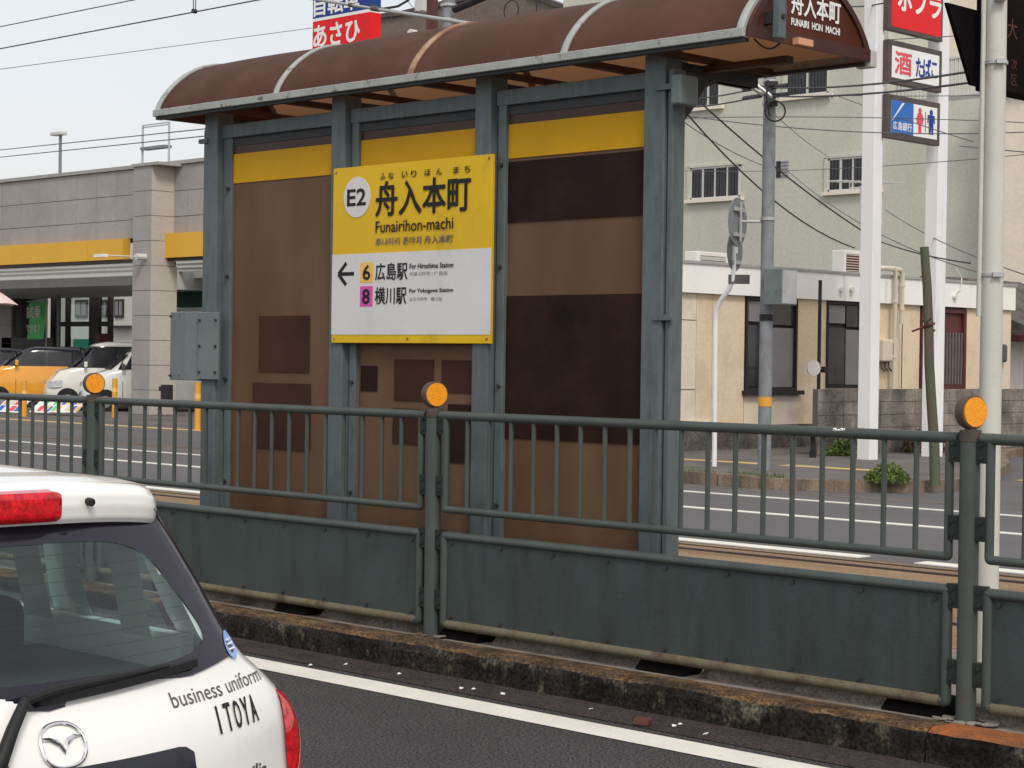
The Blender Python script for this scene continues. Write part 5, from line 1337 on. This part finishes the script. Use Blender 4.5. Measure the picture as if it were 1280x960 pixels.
# tram catenary bracket arm
YC = 11.9
p0, p1 = onY(380, -3, YC), onY(606, 32.5, YC)
cp = thing('catenary_arm', 'long pale tubular bracket arm above the shelter roof holding tram wires', 'bracket', (p1.x, YC, 0))
mb = MB(); m_ = p0 + (p1 - p0) * .42
mb.tube([p0, m_], .014, 10); mb.tube([m_, p1], .019, 10); mb.build('arm', 'galv', cp, smooth=True)
mb = MB(); mb.tube([m_ - (p1 - p0) * .02, m_ + (p1 - p0) * .02], .026, 10); q = p0 + (p1 - p0) * .28; mb.tube([q - (p1 - p0) * .01, q + (p1 - p0) * .01], .022, 10); mb.build('coupling', 'dark_plastic', cp)
mb = MB(); mb.tube([(p1.x + .02, YC, 0), (p1.x + .02, YC, p1.z + .03)], .05, 12); mb.build('pole', 'galv', cp, smooth=True)
q = onY(497, 8, YC); mb = MB(); mb.tube([onY(462, 6, YC), onY(478, 11, YC), q, onY(511, 0, YC), onY(506, -10, YC)], .012, 6); mb.build('stay_wire', 'wire', cp)

# ------------------------------------------------------------------ overhead wires
def wire(p, q_, r_, label, sag=0.0, m='wire', ext=(0, 0), grp='overhead wires'):
    p = Vector(p); q_ = Vector(q_); d = q_ - p; p2 = p - d * ext[0]; q2 = q_ + d * ext[1]
    pts = []
    for k in range(13):
        t = k / 12; s_ = p2 + (q2 - p2) * t; pts.append(s_ - Vector((0, 0, sag * 4 * t * (1 - t))))
    mb = MB(); mb.tube(pts, r_ * .66, 5); return mb.build('overhead_wire', m, None, loc=p2, fixn=False, label=label, cat='wire', group=grp)
wire(onY(0, 33.5, 12.4), onY(172, -1, 12.4), .010, 'highest tram wire crossing the upper left corner of the sky', ext=(1, .3))
w2 = wire(onY(0, 61, 12.4), onY(328, -1, 12.4), .012, 'tram wire with a small hanger clip in the upper left sky', ext=(.5, .2))
c = onY(243, 14, 12.4); mb = MB(); mb.tube([c + Vector((-.03, 0, .5)), c + Vector((-.02, 0, 0))], .006, 5); mb.tube([c + Vector((.03, 0, .5)), c + Vector((.02, 0, 0))], .006, 5); mb.disc(c, (0, 1, 0), .025, .05, 10); mb.build('wire_hanger', 'wire', None, loc=c, label='small dark hanger clip on the tram wire in the upper left sky', cat='hanger')
wire(onY(0, 86.5, 26), onY(390, 35, 34), .014, 'thin wire running to the red and blue bicycle sign', m='wire_thin', ext=(.3, 0))
wire(onY(0, 187.5, 24), onY(262, 160.5, 19), .016, 'upper wire of the low pair passing above the grey store', m='wire_thin', ext=(.5, .1))
wire(onY(0, 196.5, 24), onY(262, 169.5, 19), .016, 'lower wire of the low pair passing above the grey store', m='wire_thin', ext=(.5, .1))
wire(onY(505, -3, 28), onY(523, 16, 28), .012, 'short steep wire above the bracket arm', m='wire_thin')
up0 = q0
yp_ = q0.y
def rw(x0, y0, Y0_, x1, y1, Y1_, r_, label, sag=0., m='wire', ext=(0, 0)): return wire(onY(x0, y0, Y0_), onY(x1, y1, Y1_), r_, label, sag, m, ext)
rw(846, 124.5, 27, 958, 107, 23.6, .020, 'upper thick cable reaching the utility pole from the left', .05)
rw(846, 134.5, 27, 958, 118, 23.6, .020, 'lower thick cable reaching the utility pole from the left', .05)
rw(958, 109, 23.6, 1215, 77, 16, .019, 'upper thick cable leaving the utility pole over the light boxes to the right', .12, ext=(0, .35))
rw(958, 120, 23.6, 1215, 93, 16, .019, 'lower thick cable leaving the utility pole over the light boxes to the right', .10, ext=(0, .35))
rw(868, 118, 22.5, 1080, 290, 31, .022, 'steeper of two dark cables slanting down across the green wall to the sign tower', .12, ext=(.1, 0))
rw(860, 134, 22.5, 1068, 310, 32, .022, 'lower of two dark cables slanting down across the green wall', .35, ext=(.1, 0))
rw(1098, 301, 33, 1213, 329, 26, .020, 'dark cable between the two sign legs and the cream signal pole', .05)
rw(850, 149, 26, 970, 212, 33, .015, 'thin wire slanting from the shelter roof to the green wall vent', .1, 'wire_thin')
rw(846, 141, 24, 1280, 163, 24, .012, 'nearly level thin wire crossing below the lowest light box', .15, 'wire_thin', (.05, .05))
rw(870, 148, 24, 1280, 154, 24, .010, 'second nearly level thin wire crossing the lowest light box', -.05, 'wire_thin', (.05, .05))
rw(1045, 119, 30, 1216, 177, 26, .013, 'thin wire slanting down behind the toilet light box', .02, 'wire_thin')
rw(1045, 119, 30, 1280, 118, 24, .010, 'thin wire running level from its white loop behind the light boxes', .02, 'wire_thin')
rw(1060, 8, 30, 1112, 2, 26, .020, 'short dark cable at the top beside the red light box', .03)
rw(1083, 51, 32, 1196, 45, 26, .012, 'thin wire crossing between the red and the white light boxes', .0, 'wire_thin', (.05, 0))
rw(846, 212, 35, 1215, 185, 26, .010, 'faint wire rising across the green wall to the signal pole', .2, 'wire_thin', (.05, .5))
rw(965, 140, 26, 1036, 196, 36, .011, 'thin wire from the pole loop to the right green wall window', .05, 'wire_thin')
rw(1215, 184, 24, 1280, 190, 20, .012, 'short thin wire right of the cream signal pole', .0, 'wire_thin', (.3, .1))
rw(985, 214, 36, 1240, 345, 27, .014, 'thin wire falling from the green wall vent to the cream building corner', .3, 'wire_thin')
rw(1106, 262, 34, 1280, 343, 24, .014, 'thin wire falling to the right edge behind the sign legs', .1, 'wire_thin')
c = onY(1042, 121, 30); mb = MB(); mb.tube([c + (tv * math.cos(t) * .07 + Vector((0, 0, 1)) * math.sin(t) * .11) for t in [2 * PI * k / 16 for k in range(17)]], .014, 5, caps=False); mb.build('wire_loop', 'alu', None, loc=c, label='small pale loop of wire below the upper green wall window', cat='wire')
for (pa_, pb_) in (((905, 110), (952, 128)),): pass
mb = MB()
for (x0, y0, x1, y1) in ((924, 100, 953, 118), (934, 97, 966, 122)):
    mb.tube([onY(x0, y0, yp_ - .3), onY(x1, y1, yp_ - .1)], .03, 6)
mb.build('stay_rods', 'galv', up_)

# ------------------------------------------------------------------ left: car dealer store with tiled upper wall
YT = 30.0
def ty(px, py, Y=YT + .6): return onY(px, py, Y)
YWL = YT + .75
xl = ty(-260, 300, YWL).x; xr = ty(300, 300, YWL).x
zt_top = ty(80, 220.5, YWL).z; zf1 = ty(80, 303.5, YWL).z; zf0 = ty(80, 328.5, YWL).z
store = thing('dealer_store', 'grey tiled store with yellow band and open pillared forecourt across the road', 'building', ((xl + xr) / 2, YWL, PZ))
mb = MB(); mb.box((xl, YWL + .02, zf1), (xr, YWL + 1.2, zt_top)); mb.build('upper_wall', 'store_joint', store)
mb = MB(); mb.box((xl, YWL - .08, zt_top), (xr, YWL + 1.25, zt_top + .10)); mb.build('roof_coping', 'store_cap', store)
pilx0, pilx1 = onY(165, 400, YT).x, onY(187, 400, YT).x
tw = ty(115, 260, YWL).x - ty(90.5, 260, YWL).x
rowz = [zf1, zf1 + (zt_top - zf1) * .27, zf1 + (zt_top - zf1) * .63, zt_top - .01]
tsrc = {}
for r_ in range(3):
    x = pilx0 + .14
    xs_list = []
    k = 0
    while x - tw > xl: xs_list.append(x - tw); x -= tw
    x = pilx0 + .45
    while x < xr - tw: xs_list.append(x); x += tw
    for x in xs_list:
        z = rowz[r_]
        if r_ not in tsrc:
            mb = MB(); mb.box((x + .008, YWL - .02, z + .008), (x + tw - .008, YWL + .018, rowz[r_ + 1] - .008)); tsrc[r_] = mb.build('tile_panel', 'store_tile', store, loc=Vector((x, YWL, z)) - Vector(store.location))
        else: inst('tile_panel', tsrc[r_], store, (x, YWL + random.uniform(-.003, .003), z))
# yellow fascia pieces
fx = [xl] + [ty(px, 315, YWL).x for px in (-150, -75, 25, 82, 119, 163)]
for a, b in zip(fx[:-1], fx[1:]):
    mb = MB(); mb.box((a + .008, YWL - .25, zf0), (b - .008, YWL - .0, zf1 - .004)); mb.build('fascia_panel', 'fascia', store)
xa_ = onY(190, 310, YWL - .3).x
mb = MB(); mb.box((xa_, YWL - .3, zf0 - .02), (xr, YWL, zf1 + .05)); mb.build('fascia_panel', 'fascia', store)
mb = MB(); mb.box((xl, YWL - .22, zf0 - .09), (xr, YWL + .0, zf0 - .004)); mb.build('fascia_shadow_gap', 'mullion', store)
# pillars: tiled drums in courses
def pillar(x0, x1, y0, y1, z0, z1, n_, ms, nm='pillar'):
    root = MB().box((x0 + .03, y0 + .03, z0), (x1 - .03, y1 - .03, z1)).build(nm, 'store_joint', store)
    for k in range(n_):
        a = z0 + (z1 - z0) * k / n_; b = z0 + (z1 - z0) * (k + 1) / n_
        mb = MB(); mb.box((x0, y0, a + .007), (x1, y1, b - .007)); mb.build('tile_course', ms, root)
    return root
zpt = onY(176, 208, YT).z
pillar(pilx0, pilx1, YT, YT + .73, PZ, zpt, 10, 'store_tile')
mb = MB(); mb.box((pilx0 - .05, YT - .05, zpt), (pilx1 + .4, YT + .75, zpt + .08)); mb.build('pillar_cap', 'store_cap', store)
pyl = onX(220, 430, pilx1 + .02).y; pyu = YWL + .01
for k in range(10):
    a = PZ + (zpt - PZ) * k / 10; b = PZ + (zpt - PZ) * (k + 1) / 10
    yb__ = pyu if a > zf0 - .4 else pyl
    mb = MB(); mb.box((pilx1 + .004, YT + .01, a + .007), (pilx1 + .03, yb__, b - .007)); mb.build('tile_course', 'store_tile_sunlit', store)  # thin cladding in the lightened tile colour paints the sunlit side
mb = MB(); mb.box((pilx0 + .04, YT + .74, PZ), (pilx1 - .002, pyl - .01, zf0 - .1)); mb.build('pillar_core', 'store_tile', store)
print('pillar y', pyl, pyu)
YP = YWL + 7
pillar(onY(-60, 400, YP).x, onY(14, 400, YP).x, YP, YP + 1.2, PZ, zf0 - .3, 6, 'store_tile')
mb = MB(); mb.box((onY(14, 400, YP).x + .01, YP + .1, PZ), (onY(33, 400, YP + .3).x, YP + 1.2, zf0 - .3)); mb.build('dark_return', 'dark_wall', store)
# soffit and canopy behind the fascia
cz_ = zf0 - .55
mb = MB(); mb.box((xl, YWL + .0, zf0 + .02), (xr, YWL + .9, zf0 + .35)); mb.build('ceiling', 'soffit_white', store)
mb = MB(); mb.box((xl, YWL + 3.45, cz_ + .425), (xr, YWL + 3.6, 6.0)); mb.build('corrugated_board', 'soffit_white', store)
for k in range(4):
    mb = MB(); mb.box((xl, YWL + 3.42, cz_ + .52 + k * .13), (xr, YWL + 3.447, cz_ + .545 + k * .13)); mb.build('board_rib', 'soffit_grey', store)
cz = zf0 - .55
mb = MB()
mb.prism([(xl, YWL + 2.5, cz + .0), (xl, YWL + 2.5, cz + .28), (xl, YWL + 3.4, cz + .42), (xl, YWL + 7.5, cz + .42), (xl, YWL + 7.5, cz - .08), (xl, YWL + 3.2, cz - .12)], (onY(190, 350, YWL + 2.5).x - xl, 0, 0)); mb.build('inner_canopy', 'soffit_grey', store)
mb = MB(); mb.box((onY(190, 340, YWL + 4).x, YWL + 4, cz + .25), (xr, YWL + 9, cz + .55)); mb.build('ceiling_panel', 'soffit_white', store)
# glazed screen of dark mullions with white annex behind
YM = YWL + 8
for px in (64.5, 70.5, 83, 117, 136):
    a = onY(px, 400, YM); wd_ = .17 if px != 117 else .62
    if px == 70.5: wd_ = .12
    mb = MB(); mb.box((a.x - wd_ / 2, YM, PZ), (a.x + wd_ / 2, YM + .15, cz)); mb.build('mullion', 'mullion', store)
a, b = onY(64.5, 405, YM), onY(137, 405, YM)
mb = MB(); mb.box((a.x, YM + .02, onY(100, 408, YM).z), (b.x, YM + .12, onY(100, 402, YM).z)); mb.build('transom', 'mullion', store)
mb = MB(); mb.box((a.x, YM + .06, PZ), (b.x, YM + .075, cz)); mb.build('shop_glass', 'shop_pane', store)
mb = MB(); a = onY(221, 359, YWL + 5); b = onY(262, 384, YWL + 5); mb.box((a.x - .0, YWL + 5, b.z), (b.x + 2, YWL + 5.2, a.z)); mb.build('green_board', 'green_dark', store)
mb = MB(); a = onY(214, 384, YWL + 5); mb.box((a.x - .5, YWL + 5.02, b.z - .5), (b.x + 2, YWL + 5.25, b.z - .01)); mb.box((a.x - .5, YWL + 5.02, onY(221, 359, YWL + 5).z + .01), (b.x + 2, YWL + 5.25, cz + .25)); mb.build('board_surround', 'soffit_grey', store)
# annex building behind, white with small windows
YA = YWL + 15
an_ = thing('white_annex', 'pale annex building with small windows seen through the store forecourt', 'building', (onY(110, 400, YA).x, YA, PZ))
mb = MB(); mb.box((onY(56, 400, YA).x, YA, 0), (onY(290, 400, YA).x, YA + 5, 9)); mb.build('wall', 'inner_wall', an_)
for (x0, y0, x1, y1) in ((94, 375, 109, 397), (124, 375, 134, 396), (143, 374, 154, 397)):
    a, b = onY(x0, y0, YA - .05), onY(x1, y1, YA - .05); mb = MB(); mb.box((a.x, YA - .06, b.z), (b.x, YA - .003, a.z)); f_ = mb.build('window', 'mullion', an_)
    mm_ = (a.x + b.x) / 2
    for (xa1, xb1_) in ((a.x + .1, mm_ - .05), (mm_ + .05, b.x - .1)):
        mb = MB(); mb.box((xa1, YA - .075, b.z + .1), (xb1_, YA - .062, a.z - .1)); mb.build('pane', 'win_grey', f_)
mb = MB(); a = onY(137, 407, YA - .2); b = onY(167, 409, YA - .2); mb.box((a.x, YA - .3, b.z), (b.x, YA - .003, a.z)); mb.build('rail', 'mullion', an_)
mb = MB(); a = onY(94, 424, YA - .2); b = onY(109, 432, YA - .2); mb.box((a.x, YA - .3, b.z - .6), (b.x, YA - .003, a.z)); mb.build('green_notice', 'green_board', an_)
mb = MB(); a = onY(127, 417, YM - .5); b = onY(134, 428, YM - .5); mb.box((a.x, YM - .8, PZ), (b.x, YM - .4, a.z)); mb.build('vending_machine', 'brown_frame', None, loc=(a.x, YM - .6, PZ), label='dark red narrow machine behind the parked white car', cat='machine')
# dark hedge/wall behind the cars at left
mb = MB(); a, b = onY(2, 422, YM - 1), onY(66, 422, YM - 1); mb.box((a.x, YM - 1, PZ), (b.x, YM - .8, a.z)); mb.build('dark_panel_wall', 'mullion', None, loc=(a.x, YM - 1, PZ), label='low black panel wall behind the orange car and green banner', cat='wall')
mb = MB(); a, b = onY(2, 422, YM + 3), onY(62, 355, YM + 3); mb.box((a.x - 6, YM + 12, 0), (b.x + .4, YM + 12.3, 6)); mb.build('far_house', 'grey_wall', None, loc=(a.x, YM + 12, 0), label='dim grey house wall seen behind the green banner', cat='house')
# green banner
a, b = onY(34, 379, YM - 1.6), onY(56, 424, YM - 1.6)
gbn = thing('green_banner', 'bright green vertical banner with white lettering inside the store forecourt', 'banner', (a.x, YM - 1.6, PZ))
mb = MB()
def bf(u_, v): return Vector((a.x + (b.x - a.x) * u_ + .10 * v, YM - 1.6 + .06 * math.sin(u_ * 5 + v * 3), b.z + (a.z - b.z + .1 * u_) * v))
mb.grid(bf, 8, 12); mb.build('cloth', 'green_banner', gbn, smooth=True)
mb = MB(); mb.tube([(b.x + .05, YM - 1.6, PZ), (b.x + .12, YM - 1.6, a.z + .15)], .02, 6); mb.tube([(a.x, YM - 1.6, a.z + .05), (b.x + .12, YM - 1.6, a.z + .12)], .015, 6); mb.build('pole', 'white_plastic', gbn)
write('試乗', boxfn((a.x + .12, YM - 1.69, b.z + .75), (1, 0, 0), (0, 0, 1), (b.x - a.x) - .25, .45), 'white_print', gbn, .01)
write('できます', boxfn((a.x + .10, YM - 1.69, b.z + .25), (1, 0, 0), (0, 0, 1), (b.x - a.x) - .25, .28), 'white_print', gbn, .01)
# umbrella at the left edge
cu = onY(-42, 365, 27.0)
um = thing('umbrella', 'pale pink umbrella reaching in at the left edge of the picture', 'umbrella', (cu.x, cu.y, PZ))
mb = MB(); ribs_n = 8
def uf(u_, v):
    th = 2 * PI * u_; r_ = 1.42 * v; seg = (u_ * ribs_n) % 1; dip = .06 * math.sin(PI * seg) * v
    return Vector((cu.x + r_ * (1 - dip) * math.cos(th), cu.y + r_ * (1 - dip) * math.sin(th), cu.z + .28 - .62 * v ** 1.8 + dip * .6))
mb.grid(uf, 64, 10); mb.build('canopy', 'umbrella', um, smooth=True)
mb = MB(); mb.tube([(cu.x, cu.y, PZ), (cu.x, cu.y, cu.z + .4)], .018, 8); mb.build('shaft', 'galv', um)
mb = MB(); mb.tube([(cu.x, cu.y, PZ), (cu.x, cu.y, PZ + .12)], .25, 16, r2=.18); mb.build('base', 'dark_plastic', um)
# swag lamp on pillar
a = onY(174, 321, YT - .2); mb = MB(); mb.tube([a + Vector((0, .2, 0)), a, a + Vector((-.0, -.1, .0))], .09, 10); mb.tube([a, onY(128, 319, YT - 1.3)], .02, 6); mb.build('arm', 'alu', store)
a = onY(126, 319.5, YT - 1.3); mb = MB(); mb.obox(a, (.22, 0, 0), (0, .08, 0), (0, 0, .04)); mb.build('floodlight', 'soffit_white', store)
mb = MB(); a = onY(209, 488, YT - .2); mb.box((a.x - .15, YT - .3, a.z - .35), (a.x + .12, YT - .1, a.z + .15)); mb.box((a.x - .3, YT - .26, a.z - .02), (a.x - .16, YT - .14, a.z + .1)); mb.build('pillar_speaker', 'dark_frame', None, loc=(a.x, YT - .2, a.z - .35), label='small black box mounted low beside the grey tiled pillar', cat='box')
# street lamp and roof frame above the store
q = onY(75, 220, 36); z1 = onY(75, 168, 36).z
ls_ = thing('street_lamp', 'thin lamp post with flat head rising above the grey store roof', 'street lamp', (q.x, 36, 0))
mb = MB(); mb.tube([(q.x, 36, 0), (q.x, 36, z1)], .055, 8); mb.build('pole', 'concrete_pole', ls_)
mb = MB(); mb.obox((q.x - .12, 36, z1 + .03), (.33, 0, 0), (0, .14, 0), (0, 0, .06)); mb.build('head', 'alu', ls_, bevel=.02)
a, b = onY(178.5, 157, 37), onY(211.5, 157, 37); z0 = 5.5
rfm = thing('roof_frame', 'thin tubular frame with a small shelf standing on the store roof', 'frame', ((a.x + b.x) / 2, 37, z0))
mb = MB()
for x in (a.x, b.x): mb.tube([(x, 37, z0), (x, 37, a.z)], .035, 6)
mb.tube([(a.x, 37, a.z), (b.x, 37, a.z)], .02, 6); mb.tube([(a.x, 37, a.z - .07), (b.x, 37, a.z - .07)], .02, 6); mb.build('tubes', 'galv', rfm)
zs_ = onY(190, 185, 37).z; mb = MB(); mb.box((a.x, 36.9, zs_ - .04), (b.x - .12, 37.2, zs_ + .05)); mb.build('shelf', 'concrete_pole', rfm)

# bollards
for k, (px, pb_, pt_) in enumerate(((30, 521, 476), (143, 522, 473), (247, 538, 478))):
    c = onZ(px, pb_, PZ); zt__ = onY(px, pt_, c.y).z
    lb = ('yellow bollard in front of the orange car', 'yellow bollard between the white car and the tiled pillar', 'yellow bollard right of the tiled pillar, beside the shelter post')[k]
    o = thing('bollard', lb, 'bollard', c, 'yellow bollards along the store frontage')
    mb = MB(); mb.tube([(c.x, c.y, PZ), (c.x, c.y, zt__)], .068, 12); mb.build('post', 'bollard', o, smooth=True)
    mb = MB(); mb.tube([(c.x, c.y, zt__ - .35), (c.x, c.y, zt__ - .25)], .072, 12); mb.build('band', 'orange_print', o)
# slanted display boards on the ground
random.seed(4)
cols = ['white_print', 'sky_print', 'orange_print', 'pink_print', 'green_banner', 'sign_white']
for k, (x0, x1, lb) in enumerate(((-8, 22, 'slanted colourful display board at the left edge below the orange car'), (36, 62, 'slanted colourful display board in front of the first bollard gap'), (60, 82, 'slanted display board in the middle of the row before the white car'), (76, 94, 'pink edged slanted display board nearest the kerb reflector'))):
    Yd = 27.4
    a, b = onY(x0, 515, Yd), onY(x1, 515, Yd); zt__ = onY(x0, 497, Yd).z
    o = thing('display_board', lb, 'display board', ((a.x + b.x) / 2, Yd, PZ), 'display boards along the store frontage')
    zb__ = max(PZ + .02, a.z)
    mb = MB(); mb.prism([(a.x, Yd, zb__), (b.x - .02, Yd, zb__), (b.x - .02 + .15, Yd + .35, zt__), (a.x + .15, Yd + .35, zt__)], (0, .03, -.01)); mb.build('panel', 'white_print', o)
    for j in range(4):
        for i in range(2):
            u0, u1 = .06 + j * .235, .06 + j * .235 + .2; v0, v1 = .1 + i * .44, .1 + i * .44 + .36
            def pp_(u_, v): return Vector((a.x + (b.x - a.x) * u_ + .15 * v, Yd + .35 * v - .006, zb__ + (zt__ - zb__) * v))
            mb = MB(); mb.add([pp_(u0, v0), pp_(u1, v0), pp_(u1, v1), pp_(u0, v1)], [(0, 1, 2, 3)]); mb.build('picture', cols[random.randrange(6)], o, fixn=False)

# parked cars at the dealer: generic lofted shells, noses towards the road (-Y)
def parked_car(label, cx, yfront, m, roof_m, Wd=.74, Ln=3.4, Ht=1.62, hood=.85, kind=0, band=False):
    # local: s along the length from nose (0) to tail (Ln); width axis X; nose at yfront
    o = thing('parked_car', label, 'car', (cx, yfront + Ln / 2, PZ), 'cars parked on the store forecourt')
    F = [(.18, .10), (.35, .0), (.6, .02), (.8, .10), (hood, .42), (hood + .06, .72), (hood + .3, 1.02), (Ht - .12, 1.36), (Ht - .04, 1.55), (Ht, 1.85)]
    Rr = [(.18, Ln - .08), (.4, Ln), (.8, Ln - .02), (1.1, Ln - .06), (Ht - .12, Ln - .18), (Ht - .04, Ln - .32), (Ht, Ln - .6)]
    Wt = [(.18, Wd - .06), (.35, Wd), (.8, Wd), (.95, Wd - .03), (Ht - .12, Wd - .13), (Ht - .05, Wd - .19), (Ht - .015, Wd - .28), (Ht, Wd - .42)]
    zz = [.18, .28, .4, .55, .7, .8, hood - .02, hood + .02, hood + .08, 1.0 if hood < .98 else hood + .12, 1.1, 1.2, 1.3, 1.4, Ht - .14, Ht - .1, Ht - .06, Ht - .035, Ht - .015, Ht]
    zz = sorted(set(zz))
    def ol(z):
        f, r_, w_ = smoothlerp(F, z, .015), smoothlerp(Rr, z, .015), lerp(Wt, z); pts = []; n_ = 40; m2 = (f + r_) / 2; h_ = (r_ - f) / 2
        for k in range(n_):
            t = 2 * PI * k / n_; c, s_ = math.cos(t), math.sin(t); e = .32
            pts.append((m2 - h_ * (abs(c) ** e) * (1 if c > 0 else -1), w_ * (abs(s_) ** e) * (1 if s_ > 0 else -1)))
        return pts
    OL = [ol(z) for z in zz]; n_ = 40
    mb = MB(); vs = [Vector((cx + b_, yfront + s_, PZ + z)) for z, o2 in zip(zz, OL) for s_, b_ in o2]; fs = []; mi = []
    for i in range(len(zz) - 1):
        for j in range(n_):
            fs.append((i * n_ + j, i * n_ + (j + 1) % n_, (i + 1) * n_ + (j + 1) % n_, (i + 1) * n_ + j)); mi.append(1 if zz[i] >= Ht - .145 else (2 if band and zz[i] > hood + .06 else 0))
    fs.append(tuple((len(zz) - 1) * n_ + j for j in range(n_))); mi.append(1)
    mb.add(vs, fs); mb.m = mi; mb.build('body', [m, roof_m, 'car_black'], o, smooth=True)
    zb0, zb1 = hood + .10, Ht - .17
    for s_ in (-1, 1):
        for (a0, a1, sl) in ((.98, 1.12, 0), (1.15, 1.98, 0), (2.05, 2.75, 0), (2.80, Ln - .22, 0)):
            mb = MB()
            def f(u_, v): z = zb0 + (zb1 - zb0) * v; aa = a0 + (a1 - a0) * u_ + (.22 * v * (1 - u_) if a0 < 1.2 else 0); return Vector((cx + s_ * (lerp(Wt, z) + .006), yfront + aa, PZ + z))
            mb.grid(f, 3, 4); mb.build('side_window', 'win_dark', o, smooth=True, fixn=False)
    mb = MB(); mb.grid(lambda u_, v: Vector((cx + (2 * u_ - 1) * (lerp(Wt, zb0 + (zb1 - zb0) * v) - .12), yfront + smoothlerp(F, zb0 + (zb1 - zb0) * v, .015) - .008, PZ + zb0 + (zb1 - zb0) * v)), 6, 6); mb.build('windscreen', 'win_dark', o, smooth=True)
    for s_ in (-1, 1):
        for a in (.62, Ln - .58):
            mb = MB(); c = Vector((cx + s_ * (Wd - .10), yfront + a, PZ + .27)); mb.tube([c - Vector((.1, 0, 0)), c + Vector((.1, 0, 0))], .27, 20); 
            mb.tube([c + Vector((s_ * .095, 0, .03)), c + Vector((s_ * .104, 0, .03))], .33, 24)
            wh = mb.build('wheel', 'tyre', o, smooth=False)
            mb = MB(); mb.disc(c + Vector((s_ * .108, 0, 0)), (1, 0, 0), .17, .012, 18); mb.build('rim', 'hub', wh)
        mb = MB()
        def hl(u_, v): z = .62 + .20 * v; t = .02 + .46 * u_; return Vector((cx + s_ * (Wd * (1 - (1 - min(1, t / .34)) ** 3 * .30) + .012 - .02 * (1 - u_)), yfront + .05 + t * .85, PZ + z + .04 * u_))
        mb.grid(hl, 6, 4); mb.build('headlight', 'headlight', o, smooth=True)
        mb = MB(); c = Vector((cx + s_ * (Wd + .07), yfront + 1.12, PZ + hood + .18)); mb.obox(c, (.07, 0, 0), (0, .05, 0), (0, 0, .085)); mb.build('mirror', m if kind != 2 else 'dark_plastic', o, bevel=.03)
        mb = MB(); mb.box((cx + s_ * (Wd + .001), yfront + 1.10, PZ + .30), (cx + s_ * (Wd + .004), yfront + 1.115, PZ + .85)); mb.box((cx + s_ * (Wd + .001), yfront + 2.02, PZ + .30), (cx + s_ * (Wd + .004), yfront + 2.035, PZ + .85)); mb.build('door_seam', 'dark_plastic', o)
    mb = MB(); mb.box((cx - .35, yfront - .012, PZ + .28), (cx + .35, yfront + .03, PZ + .42)); mb.build('grille', 'dark_frame', o)
    return o
pk = []
def park(px, py, nose_az, label, *a_, **k_):
    c = onZ(px, py, PZ); o = parked_car(label, c.x, c.y - 1.7, *a_, **k_); o.rotation_euler.z = R(nose_az - 270); return o
park(177, 513.8, 244, 'white compact van with dark mirror, partly behind the tiled pillar', 'car_kei_white', 'car_kei_white', Wd=.78, Ln=4.2, Ht=1.80, hood=1.10, kind=2)
park(127, 511.2, 244, 'white tall compact car with large headlight beside the orange car', 'car_kei_white', 'car_kei_white', Wd=.78, Ht=2.0, hood=1.14, band=True)
park(42, 508.5, 244, 'orange compact car with black roof at the left of the row', 'car_orange', 'car_black', Wd=.78, Ln=3.5, Ht=1.84, hood=1.16, band=True)
park(-18, 504.5, 244, 'silver compact car farthest left, mostly behind the orange one', 'car_silver', 'car_black', Wd=.78, Ht=1.80, hood=1.10, band=True)
print('objects', len(bpy.data.objects))
